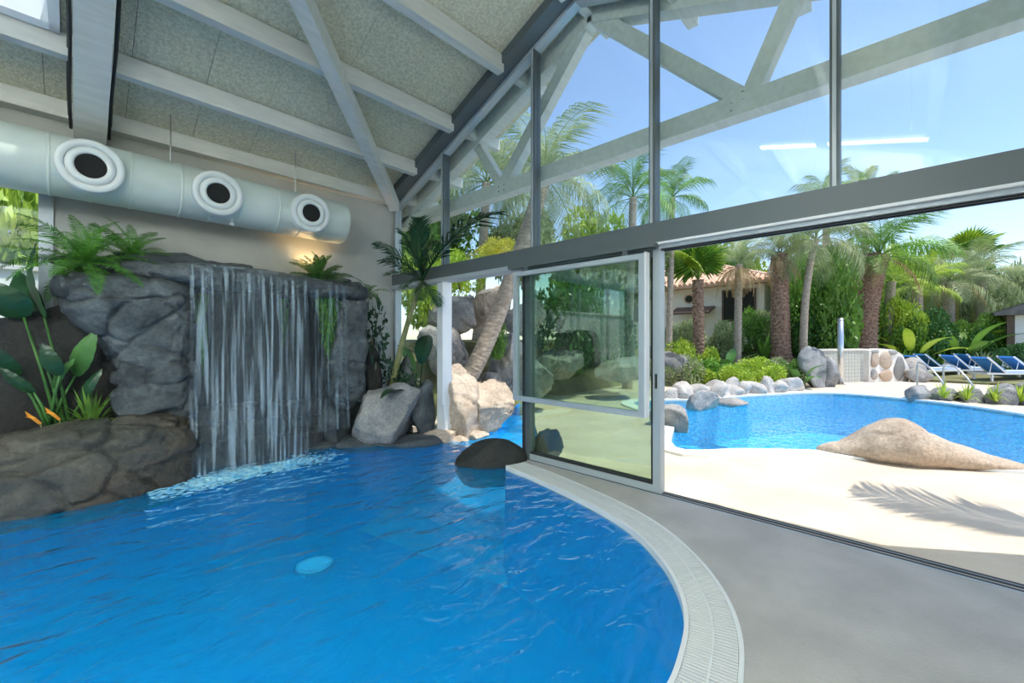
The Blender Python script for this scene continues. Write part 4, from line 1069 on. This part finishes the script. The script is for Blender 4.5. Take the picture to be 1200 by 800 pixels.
# greenery round the palm
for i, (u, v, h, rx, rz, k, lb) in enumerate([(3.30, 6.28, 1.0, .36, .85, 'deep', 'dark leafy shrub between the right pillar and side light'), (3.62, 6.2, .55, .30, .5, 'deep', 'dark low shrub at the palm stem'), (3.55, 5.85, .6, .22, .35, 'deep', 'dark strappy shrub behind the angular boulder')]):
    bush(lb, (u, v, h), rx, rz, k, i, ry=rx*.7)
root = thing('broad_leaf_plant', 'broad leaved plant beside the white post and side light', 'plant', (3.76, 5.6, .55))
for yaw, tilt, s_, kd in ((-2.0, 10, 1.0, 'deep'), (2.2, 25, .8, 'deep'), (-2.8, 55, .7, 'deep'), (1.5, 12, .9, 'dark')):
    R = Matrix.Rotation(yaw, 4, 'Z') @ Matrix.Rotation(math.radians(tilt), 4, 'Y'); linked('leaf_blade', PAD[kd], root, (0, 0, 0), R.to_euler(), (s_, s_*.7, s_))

# --- palms outdoors
def gp(px, t):
    p = at(px, 400, t); return Vector((p.x, p.y, ground_h(p.x, p.y)-.05))
palm('tall palm leaning over the sunlit rocks outside the glass', at(541, 452, 7.8), at(638, 208, 8.4), .17, .15, 'queen_grey', 20, 1.75, 11, 'trunk', 40, mid=at(582, 372, 8.0), emin=-45, emax=70, nseg=12)
palm('short feather palm behind the leaning palm on the rock bank', gp(560, 11.5), at(570, 215, 11.5), .14, .12, 'queen_grey', 18, 2.2, 12, emin=-45)
palm('feather palm on the bank behind the door leaf', gp(735, 12.5), at(742, 232, 12.5), .13, .11, 'queen', 16, 1.7, 13, emin=-40)
palm('thin trunk palm beside the house with its crown above the header', gp(783, 15), at(788, 232, 15), .12, .10, 'queen', 16, 1.6, 14, emin=-40)
palm('fan palm with brown trunk before the house', gp(819, 15.5), at(818, 328, 15.5), .20, .20, 'fan', 14, 1.45, 15, 'trunk_brown', fan=True, emin=42, emax=88)
palm('slim grey palm with dry hanging fronds before the house', gp(864, 15.5), at(866, 310, 15.5), .13, .13, 'queen_grey', 9, 1.5, 16, 'trunk', dead=15, emin=10)
palm('stout brown palm with rough trunk at the house corner', gp(915, 15.5), at(913, 298, 15.5), .33, .27, 'queen_grey', 12, 1.7, 17, 'trunk_brown', 30, dead=6, emin=-10)
palm('curved thin palm beside the green hedge', gp(942, 15), at(956, 282, 15), .13, .11, 'queen_grey', 18, 2.1, 18, 'trunk', mid=at(944, 350, 15)+Vector((0, 0, 0)), emin=-45)
palm('thick curved palm with scaly brown trunk behind the tiled wall', gp(1010, 17.5), at(1030, 300, 17.5), .55, .36, 'queen', 20, 2.6, 19, 'trunk_brown', 30, dead=5, mid=at(1013, 365, 17.5), emin=-40, nseg=14)
palm('grey trunk palm just right of the thick scaly palm', gp(1038, 19), at(1044, 330, 19), .2, .18, 'lime', 14, 2.0, 20, emin=-30)
palm('short lime palm behind the stone wall', gp(1075, 20), at(1075, 335, 20), .22, .2, 'lime', 16, 2.2, 21, emin=-40)
palm('drooping grey green palm behind the loungers', gp(1112, 20.5), at(1112, 330, 20.5), .22, .2, 'queen_grey', 18, 2.2, 22, emin=-45, dead=4)
palm('wide grey green palm near the garden hut', gp(1150, 21), at(1150, 325, 21), .22, .2, 'queen_grey', 18, 2.4, 23, emin=-45)
palm('bright fan palm standing above the hedge', gp(1135, 25), at(1135, 300, 25), .2, .2, 'fan', 14, 1.5, 24, fan=True, emin=5, emax=80)
palm('far feather palm rising above the header near the mullion', gp(968, 24), at(968, 235, 24), .2, .16, 'queen', 16, 2.4, 25, emin=-35)
palm('far dark feather palm rising behind the hedge', gp(1015, 26), at(1013, 232, 26), .2, .16, 'dark', 16, 2.4, 26, emin=-35)
# palm right of the view, casting the frond shadow on the terrace
b0 = Vector((5.9, -4.3, 0)); cr = Vector((5.75, -2.7, 3.45))
root = thing('palm_tree', 'leaning palm at the terrace corner beyond the added slab roof', 'palm', b0)
m = MB(); m.tube([b0.lerp(cr, i/30)+Vector((0, -.3*math.sin(PI*i/30), 0)) for i in range(31)], [.13*(1.12 if i % 2 else 1) for i in range(31)], 10); m.build('trunk', M['trunk'], root, True)
for yaw, e, l in ((1.50, 10, 2.0), (-1.2, 20, 1.7), (-.3, 35, 1.6), (-2.2, 30, 1.6), (-1.7, 60, 1.4), (-.7, 5, 1.6), (-2.6, 5, 1.5)):
    R = Matrix.Rotation(yaw, 4, 'Z') @ Matrix.Rotation(-math.radians(e), 4, 'Y'); linked('frond', FR['wide'][0], root, cr-b0, R.to_euler(), (l, l, l))
# unseen slab roof added so its corner shades the terrace by the track
cn = thing('shadow_caster', 'flat slab roof on posts, added out of view to shade the terrace', 'shadow_caster', (5.0, -3.2, 0))
MB().prism([(3.98, -.80), (4.36, -.80), (5.75, -2.80), (5.75, -4.6), (3.98, -4.6)], 2, 2.9, 3.02).build('shadow_caster_roof', M['paint'], cn)
for x, y in ((5.5, -4.5), (4.25, -4.5), (5.5, -2.85)): MB().box((x-.05, y-.05, 0), (x+.05, y+.05, 2.9)).build('post', M['paint'], cn)

# --- shrubs and hedges outdoors: (px, distance, half width, height, kind, label)
SH = [
    (800, 13.4, .75, .95, 'grey', 'grey green spiky shrub beside the rounded pale boulder'),
    (808, 14.6, .8, 1.3, 'lime', 'bright lime shrub at the foot of the fan palm'),
    (835, 13.2, .8, .8, 'green', 'fresh green low shrub above the border stones'),
    (850, 12.2, .65, .65, 'lime', 'lime green groundcover shrub at the rock corner'),
    (868, 13.6, .7, .75, 'grey', 'silvery low shrub at the foot of the slim grey palm'),
    (890, 13.2, .8, .8, 'lime', 'yellow green rosette shrub before the stout palm'),
    (915, 13.6, .75, .8, 'grey', 'silvery shrub below the stout brown palm'),
    (935, 13.2, .5, .75, 'green', 'green shrub beside the tall pale rock'),
    (845, 16.5, .9, 1.5, 'grey', 'pale leafy shrub before the house wall'),
    (800, 17.0, 1.0, 1.6, 'grey', 'pale feathery shrub at the left end of the house'),
    (885, 16.8, .9, 1.6, 'green', 'green shrub between slim and stout palms'),
    (900, 17.0, .7, 1.4, 'grey', 'feathery shrub below the house corner window'),
    (938, 17.5, 1.3, 3.6, 'green', 'tall green hedge bush behind the curved palm'),
    (965, 18.0, 1.5, 4.2, 'green', 'tall green hedge bush by the shower post'),
    (985, 18.0, 1.2, 2.6, 'dark', 'dark creeper covered hedge behind the shower'),
    (960, 16.6, .9, 2.2, 'dark', 'dark hedge bush above the tiled wall'),
    (1000, 20, 1.3, 3.6, 'green', 'leafy bush behind the scaly palm'),
    (1050, 19, 1.0, 2.6, 'lime', 'lime bamboo like bush beside the stone wall'),
    (1065, 18.2, .8, 1.9, 'green', 'green leafy bush behind the stone wall'),
    (1090, 18.5, 1.1, 2.2, 'dark', 'dark glossy bush behind the first blue lounger'),
    (1115, 18.6, .9, 1.8, 'dark', 'dark bush between the loungers and palms'),
    (1160, 18.2, 1.0, 2.0, 'green', 'round green bush behind the middle lounger'),
    (1166, 18.6, 1.0, 2.1, 'lime', 'lime yellow bush near the garden hut'),
    (1190, 15.6, .6, .95, 'dark', 'dark bush before the garden hut'),
    (1140, 22, 1.6, 4.0, 'grey', 'large grey green thicket beneath the fan palm'),
    (1095, 23, 1.8, 4.6, 'grey', 'large grey green thicket left of the fan palm'),
    (1060, 24, 1.8, 5.2, 'green', 'tall green thicket behind the lime palm'),
    (1180, 24, 1.8, 4.6, 'grey', 'large grey green thicket behind the garden hut'),
    (1215, 24, 2.0, 4.6, 'green', 'green thicket to the right of the garden hut'),
    (1188, 26, 1.3, 4.6, 'yellow', 'yellow flowering bush above the hut roof'),
    (790, 31, 3.2, 7.0, 'yellow', 'tall yellow green tree behind the house'),
    (860, 34, 3.0, 7.5, 'green', 'tall green tree behind the tiled roof'),
    (935, 31, 3.0, 7.2, 'lime', 'tall lime tree behind the right end of the house'),
    (1000, 30, 2.6, 7.0, 'green', 'tall green tree behind the far feather palms'),
    (1090, 30, 2.6, 6.6, 'dark', 'dark green tree rising behind the thicket'),
    (1150, 30, 2.6, 6.0, 'green', 'green tree top behind the fan palm'),
    (1230, 30, 3.0, 5.8, 'dark', 'dark green tree beyond the garden hut'),
]
for i, (px, t, rx, rz, k, lb) in enumerate(SH):
    q = gp(px, t)
    bush(lb, q, rx, rz, k, i, name='tree' if rz > 5.5 else 'shrub', cat='tree' if rz > 5.5 else 'shrub')
# planting on the rock bank left
for i, (px, py, t, rx, rz, k, lb) in enumerate([
    (586, 318, 10.8, .8, .8, 'yellow', 'yellow flowering shrub on top of the rock bank'), (540, 340, 10.5, .7, .9, 'lime', 'lime shrub behind the blocky pale boulder'),
    (583, 418, 8.6, .22, .75, 'green', 'green creeper trailing beside the leaning palm trunk'), (660, 430, 11.2, 1.1, 2.2, 'dark', 'dark shrub on the bank behind the hanging sash'),
    (705, 430, 11.4, 1.2, 2.4, 'dark', 'dark shrub on the bank behind the door glass'), (620, 330, 12, 1.2, 1.8, 'grey', 'grey green shrub beside the crown of the leaning palm'),
    (500, 380, 9.5, .7, 1.6, 'lime', 'pale lime shrub outside the side light'), (520, 330, 13, 1.6, 2.6, 'green', 'large green bush outside the corner of the glass front'),
    (680, 330, 15, 1.8, 2.4, 'lime', 'lime bush high on the bank under the feather palm'), (740, 350, 15, 1.6, 2.2, 'grey', 'grey green bush on the bank near the feather palm'),
    (480, 330, 12, 1.4, 2.8, 'green', 'green bush outside behind the back wall corner')]):
    q = at(px, py, t); bush(lb, (q.x, q.y, q.z), rx, rz, k, i)
# broad leaves and spiky clumps in the garden
for i, (px, t, s_, k, lb) in enumerate([(853, 14.6, 1.1, 'dark', 'dark banana like plant left of the slim grey palm'), (828, 14.8, .9, 'dark', 'dark broad leaf plant right of the fan palm trunk'), (938, 12.9, .8, 'dark', 'broad blue green leaf plant behind the tall pale rock'), (1068, 18, 1.5, 'lime', 'lime banana plant behind the stone wall'), (1130, 18, 1.7, 'green', 'large banana plant behind the blue loungers'), (1145, 19, 1.7, 'lime', 'large lime banana plant beside the thicket'), (1160, 19.5, 1.5, 'green', 'banana plant left of the garden hut')]):
    q = gp(px, t); root = thing('banana_plant', lb, 'plant', q)
    for j in range(8):
        R = Matrix.Rotation(j*2.4+i, 4, 'Z') @ Matrix.Rotation(math.radians(6+5*j), 4, 'Y'); linked('leaf_blade', PAD[k], root, (0, 0, 0), R.to_euler(), (s_, s_, s_))
for i, (px, t, s_, k, lb) in enumerate([(895, 15.8, 1.3, 'green', 'spiky blue green clump beside the stout palm'), (875, 13.0, .6, 'lime', 'lime spiky clump among the border shrubs'), (905, 12.9, .6, 'grey', 'grey spiky clump near the border stones'), (812, 12.4, .6, 'grey', 'grey spiky clump beside the rounded pale boulder'), (1055, 17.3, 1.1, 'green', 'green blade clump at the stone wall'), (1150, 17.3, 1.0, 'grey', 'grey blade clump behind the middle lounger'), (1098, 17.6, .8, 'green', 'green blade clump behind the first lounger')]):
    q = gp(px, t); root = thing('spiky_plant', lb, 'plant', q); linked('blades', SPK[k], root, (0, 0, 0), (0, 0, i), (s_, s_, s_))
for i, (px, t) in enumerate([(1105, 9.9), (1133, 9.7), (1166, 9.5), (1195, 9.4)]):
    q = at(px, 400, t); root = thing('spiky_plant', ['small upright planter plant closest to the curved handrail', 'small upright planter plant second from the handrail', 'small upright planter plant third from the handrail', 'small upright planter plant farthest from the handrail'][i], 'plant', (q.x, q.y, .05), group='small plants in the planter'); linked('blades', SPK['lime'], root, (0, 0, 0), (0, 0, i*2), (.35, .35, .62))

# ------------------------------------------------------------------ house
UH = 20.6
hs = thing('house', 'cream garden house with terracotta tiled hip roof behind the palms', 'house', (UH, 4.6, 1.0))
MB().box((UH, 4.4, .6), (UH+7, 14, 4.02)).build('wall', M['house'], hs)
rf = MB(); EH = 4.02; e0, e1, f0, f1 = UH-.6, UH+7.6, 3.8, 14.6
rf.add([(e0, f0, EH), (e1, f0, EH), (e1, f1, EH), (e0, f1, EH), (UH+3.5, 7.4, EH+1.5), (UH+3.5, 11, EH+1.5), (e0, f0, EH-.1), (e1, f0, EH-.1), (e1, f1, EH-.1), (e0, f1, EH-.1)],
       [(0, 1, 4), (1, 2, 5, 4), (2, 3, 5), (3, 0, 4, 5), (0, 6, 7, 1), (1, 7, 8, 2), (2, 8, 9, 3), (3, 9, 6, 0), (6, 9, 8, 7)])
roof_o = rf.build('roof', M['tile_roof'], hs)
tl = MB()
A, D = Vector((UH+3.5, 7.4, EH+1.5)), Vector((UH+3.5, 11, EH+1.5))
k = 0; v = f0+.15
def clip_front(v):
    # upper end of a tile row starting at the front eave
    if v < 7.4: t = (v-f0)/(7.4-f0)
    elif v > 11: t = (f1-v)/(f1-11)
    else: t = 1
    return t
while v < f1:
    t = clip_front(v); p = Vector((e0-.05, v, EH+.02)); q = Vector((e0+(UH+3.5-e0)*t, v, EH+.02+1.5*t))
    if t > .03: tl.tube([p, q], .085, 8)
    v += .24
u = e0+.15
while u < e1-.1:
    t = (u-e0)/(UH+3.5-e0) if u < UH+3.5 else (e1-u)/(e1-UH-3.5)
    p = Vector((u, f0-.05, EH+.02)); q = Vector((u, f0+(7.4-f0)*t, EH+.02+1.5*t))
    if t > .03: tl.tube([p, q], .085, 8)
    u += .24
tg = tl.build('tile_rows', M['tile_roof'], hs); tg['kind'] = 'stuff'
MB().tube([(e0, f0, EH+.04), A], .12, 8).build('hip_cap', M['tile_roof'], hs); MB().tube([A, D], .12, 8).build('ridge_cap', M['tile_roof'], hs); MB().tube([(e0, f1, EH+.04), D], .12, 8).build('hip_cap', M['tile_roof'], hs)
for v0, v1, h0, h1 in ((4.7, 6.1, 2.3, 3.75), (8.9, 9.5, 2.4, 3.5), (9.8, 11.0, 2.4, 3.5), (11.4, 13, 2.4, 3.5)):
    o = MB().box((UH-.06, v0, h0), (UH+.02, v1, h1)).build('window', M['brown'], hs)
    MB().box((UH-.075, v0+.08, h0+.08), (UH-.055, v1-.08, h1-.08)).build('pane', M['darkglass'], o, origin=hs.location)
MB().prism([(UH-.9, 2.75), (UH-.02, 3.05), (UH-.02, 2.95), (UH-.9, 2.65)], 1, 6.4, 8.2).build('awning', M['brown'], hs)
MB().lathe([(0, -.03), (.16, -.03), (.19, .02)], (UH, 7.6, 3.45), (1, 0, 0), 16).build('vent', M['darkglass'], hs)
MB().lathe([(.19, .02), (.2, -.05), (.24, -.05), (.25, .02)], (UH, 7.6, 3.45), (1, 0, 0), 16).build('vent_ring', M['tile_roof'], hs)
# garden hut on the right
hq = gp(1203, 17.6)
hut = thing('garden_hut', 'small pale garden hut with dark ridged roof', 'hut', (hq.x, hq.y, hq.z))
MB().box((hq.x-.6, hq.y-1.8, 0), (hq.x+2, hq.y+.55, 2.55)).build('wall', M['white_wall'], hut)
MB().box((hq.x-.66, hq.y+.40, 0), (hq.x-.5, hq.y+.62, 2.55)).build('corner_post', M['brown'], hut)
m = MB(); m.prism([(hq.y-2.2, 2.5), (hq.y+1.0, 2.5), (hq.y+1.0, 2.6), (hq.y-.4, 3.2), (hq.y-2.2, 2.6)], 0, hq.x-.95, hq.x+2.3); hr = m.build('roof', M['hut_roof'], hut)
for k in range(9): MB().beam((hq.x-.97, hq.y+1.0-k*.17, 2.61+k*.073), (hq.x+2.3, hq.y+1.0-k*.17, 2.61+k*.073), .05, .05).build('roof_rib', M['hut_roof'], hr, origin=hut.location)

# ------------------------------------------------------------------ walls and fittings beyond the pool
ta, tb = at(956, 457, 14.0), at(1012, 455, 14.6)
ta.z = tb.z = 0
tw = thing('tiled_wall', 'low wall of small pale tiles behind the shower post', 'wall', ta)
dd = (tb-ta); Lw = dd.length; dn = dd.normalized(); nn = Vector((dn.y, -dn.x, 0))
if nn.dot(-ta) < 0: nn = -nn
MB().beam(ta+Vector((0, 0, .56)), tb+Vector((0, 0, .56)), .12, 1.12).build('wall_core', M['mortar'], tw)
tm = MB().box((0, -.008, 0), (.125, .008, .105)).mesh('tile', M['wall_tile'])
nx = int(Lw/.14)
for i in range(nx):
    for j in range(9):
        q = ta+dn*(i*.14+.01)+nn*.062+Vector((0, 0, .02+j*.12))
        linked('tile', tm, tw, q-ta, (0, 0, math.atan2(dn.y, dn.x)))
MB().beam(ta+Vector((0, 0, 1.13)), tb+Vector((0, 0, 1.13)), .2, .05).build('coping', M['mortar'], tw)
# rubble wall
ra, rb = at(1014, 455, 14.5), at(1062, 455, 14.9); ra.z = rb.z = 0
sw = thing('stone_wall', 'rubble stone wall with white mortar joints beside the tiled wall', 'wall', ra)
dd = rb-ra; dn = dd.normalized(); nn = Vector((dn.y, -dn.x, 0))
if nn.dot(-ra) < 0: nn = -nn
mc = MB(); Lr = dd.length
pf = [(0, 0), (Lr, 0), (Lr, .35), (Lr*.92, .62), (Lr*.8, .95), (Lr*.6, 1.12), (Lr*.3, 1.16), (0, 1.1)]
core = [(ra+dn*a+nn*.13+Vector((0, 0, h))) for a, h in pf]+[(ra+dn*a-nn*.2+Vector((0, 0, h))) for a, h in pf]; k = len(pf)
mc.add(core, [tuple(range(k)), tuple(reversed(range(k, 2*k)))]+[(i, (i+1) % k, (i+1) % k+k, i+k) for i in range(k)])
mc.build('mortar_core', M['mortar'], sw)
vsI, fsI = ico(3)
for i, (a, h, w_, hh, mt) in enumerate([(.18, .78, .15, .26, 'rock_sun'), (.15, .24, .12, .18, 'rock_grey'), (.58, .72, .22, .28, 'rock_sun'), (.55, .22, .26, .18, 'rock_sun'), (1.05, .48, .2, .36, 'rock_light'), (.2, 1.06, .13, .06, 'rock_grey'), (.8, 1.02, .17, .08, 'rock_light'), (1.3, .22, .1, .18, 'rock_grey')]):
    m = MB(); c = ra+dn*(a*Lr/1.45)+nn*.13+Vector((0, 0, h)); rr = random.Random(i)
    pl = [(Vector((math.cos(x), 0, math.sin(x))), rr.uniform(.68, .9)) for x in [rr.uniform(0, 2*PI) for _ in range(7)]]
    for v in vsI:
        p = v.copy()
        for n_, d in pl:
            kx = p.dot(n_)-d
            if kx > 0: p -= n_*kx
        m.v.append(c+dn*p.x*w_*1.42+nn*p.y*.06+Vector((0, 0, p.z*hh*1.3)))
    m.f = list(fsI); m.build('stone', M[mt], sw, True)
# shower post
q = at(985, 459, 13.6); q.z = 0
sp = thing('shower_post', 'tall round steel shower post by the outdoor pool', 'shower', q)
MB().tube([q, q+Vector((0, 0, 2.18))], .085, 20).build('post', M['steel'], sp, True)
MB().lathe([(.15, 0), (.15, .02), (.10, .03)], q, (0, 0, 1), 20).build('base_plate', M['steel'], sp)
MB().tube([q+Vector((0, 0, 2.1)), q+Vector((-.22, -.05, 2.12)), q+Vector((-.3, -.07, 2.08))], .02, 8).build('shower_head', M['steel'], sp)
MB().tube([q+Vector((-.05, 0, 1.1)), q+Vector((-.13, 0, 1.1))], .02, 8).build('valve', M['steel'], sp)
# handrail
q = at(1075, 474, 11.2); q.z = 0
hr_ = thing('handrail', 'curved steel handrail at the pool steps by the planter', 'handrail', q)
for k, dx in enumerate((0, .55)):
    b0 = q+Vector((.05*dx, -dx*.9, 0)); MB().tube(spline([b0, b0+Vector((0, 0, .75)), b0+Vector((-.08, -.05, .85)), b0+Vector((-.35, -.25, .72)), b0+Vector((-.7, -.5, .25)), b0+Vector((-.75, -.55, -.3))], 6), .022, 8).build('rail', M['steel'], hr_, True)
# sun loungers
def lounger(px, t, rz, label):
    q = at(px, 400, t); q.z = 0
    r = thing('sun_lounger', label, 'lounger', q, rz, 'blue sun loungers beyond the pool')
    def part(nm, mb, mt): o = bpy.data.objects.new(nm, mb.mesh(nm, M[mt])); col.objects.link(o); o.parent = r; return o
    m = MB(); m.box((-.95, -.31, .30), (.95, -.27, .35)); m.box((-.95, .27, .30), (.95, .31, .35)); m.box((.91, -.31, .30), (.95, .31, .35)); m.box((-.95, -.31, .30), (-.91, .31, .35)); part('frame', m, 'frame_white')
    for x in (-.8, .75):
        for y in (-.28, .28): part('leg', MB().box((x-.025, y-.025, 0), (x+.025, y+.025, .31)), 'frame_white')
    part('seat_cushion', MB().box((-.93, -.26, .35), (.30, .26, .42)), 'blue_pale')
    m = MB(); m.beam((.28, 0, .38), (.85, 0, .86), .54, .07); part('backrest', m, 'blue')
    m = MB()
    for y in (-.29, .29): m.beam((.28, y, .34), (.9, y, .88), .03, .05)
    part('back_frame', m, 'frame_white')
    part('back_prop', MB().tube([(.72, -.25, .7), (.80, -.25, .33)], .012, 6).tube([(.72, .25, .7), (.80, .25, .33)], .012, 6), 'frame_white')
lounger(1090, 15.6, 2.4, 'blue sun lounger nearest the rubble stone wall')
lounger(1106, 16.8, 2.2, 'blue sun lounger standing behind the first one by the stone wall')
lounger(1138, 15.8, 2.3, 'blue sun lounger in the middle of the row before the banana plant')
lounger(1154, 17.0, 2.2, 'blue sun lounger behind the middle one close to the bushes')
lounger(1178, 14.2, 2.3, 'blue sun lounger at the planter before the garden hut')
lounger(1212, 14.6, 2.2, 'blue sun lounger just in front of the garden hut')
for i, (px, t, a, hh) in enumerate([(1070, 15.2, .45, .75), (1079, 14.4, .35, .45), (1120, 17.6, .5, .7), (1165, 17.8, .6, .9), (1195, 17.6, .6, .8)]):
    q = gp(px, t); boulder('boulder', (q.x, q.y, -.05), (a, a*.8, hh), M['rock_grey'], ['grey brown boulder leaning at the low end of the rubble wall', 'small low boulder between rubble wall and handrail', 'boulder behind the two loungers nearest the rubble wall', 'large boulder behind the middle pair of loungers', 'boulder between the last loungers and the garden hut'][i], 400+i, sub=3, rz=i, group='boulders behind the loungers')

# ------------------------------------------------------------------ beyond the back window
gw = thing('garden_wall', 'white garden wall outside the back window', 'wall', (-4, 9.8, 0))
MB().box((-14, 9.8, -.1), (3.2, 10.0, 2.55)).build('wall', M['white_wall'], gw); MB().box((-14, 9.75, 2.55), (3.2, 10.05, 2.62)).build('coping', M['mortar'], gw)
for i, (u, v, rx, rz, k, lb) in enumerate([(-1.2, 12, 1.6, 5.2, 'lime', 'lime tree seen through the back window'), (-3.5, 12.2, 1.7, 5.4, 'green', 'green tree behind the white garden wall'), (-6, 12, 1.7, 5.6, 'lime', 'lime tree behind the garden wall further along'), (-8.5, 12, 1.8, 5.4, 'green', 'green tree at the end of the garden wall'), (1.0, 12.5, 1.5, 4.6, 'green', 'green tree behind the back wall')]):
    bush(lb, (u, v, 0), rx, rz, k, i, name='tree', cat='tree')
palm('feather palm behind the white garden wall', (-2.0, 11.2, 0), (-2.0, 11.2, 4.3), .14, .12, 'lime', 16, 1.6, 31, emin=-40)
palm('palm before the white garden wall', (-3.3, 9.0, 0), (-3.2, 9.0, 3.4), .12, .1, 'queen', 14, 1.4, 32, emin=-30)
for i, (u, v, rx, rz, k, lb) in enumerate([(-11, 1.5, 1.4, 2.2, 'green', 'green bush outside the far end of the hall'), (-11.5, 4.5, 1.4, 2.4, 'lime', 'lime bush outside the far end of the hall'), (-3, -4, 1.4, 2.2, 'green', 'green bush outside the colonnade'), (-6.5, -4.3, 1.4, 2.2, 'grey', 'grey green bush outside the colonnade')]):
    bush(lb, (u, v, 0), rx, rz, k, i)
for u, v, a, hh, lb in ((-2.2, 6.0, .7, .9, 'rounded boulder below the back window beside the pool'), (-3.6, 6.0, .6, .8, 'second boulder below the back window further along')):
    boulder('boulder', (u, v, -.1), (a, .35, hh), M['rock_sun'], lb, int(-u*10), rz=.1)
for i, (u, v, s_, lb) in enumerate([(-1.3, 6.15, .8, 'spiky dark plant between the boulders below the back window'), (-2.9, 6.1, .9, 'spiky dark plant below the window mullion')]):
    root = thing('spiky_plant', lb, 'plant', (u, v, .3)); linked('blades', SPK['green'], root, (0, 0, 0), (0, 0, i), (s_, s_*.6, s_))
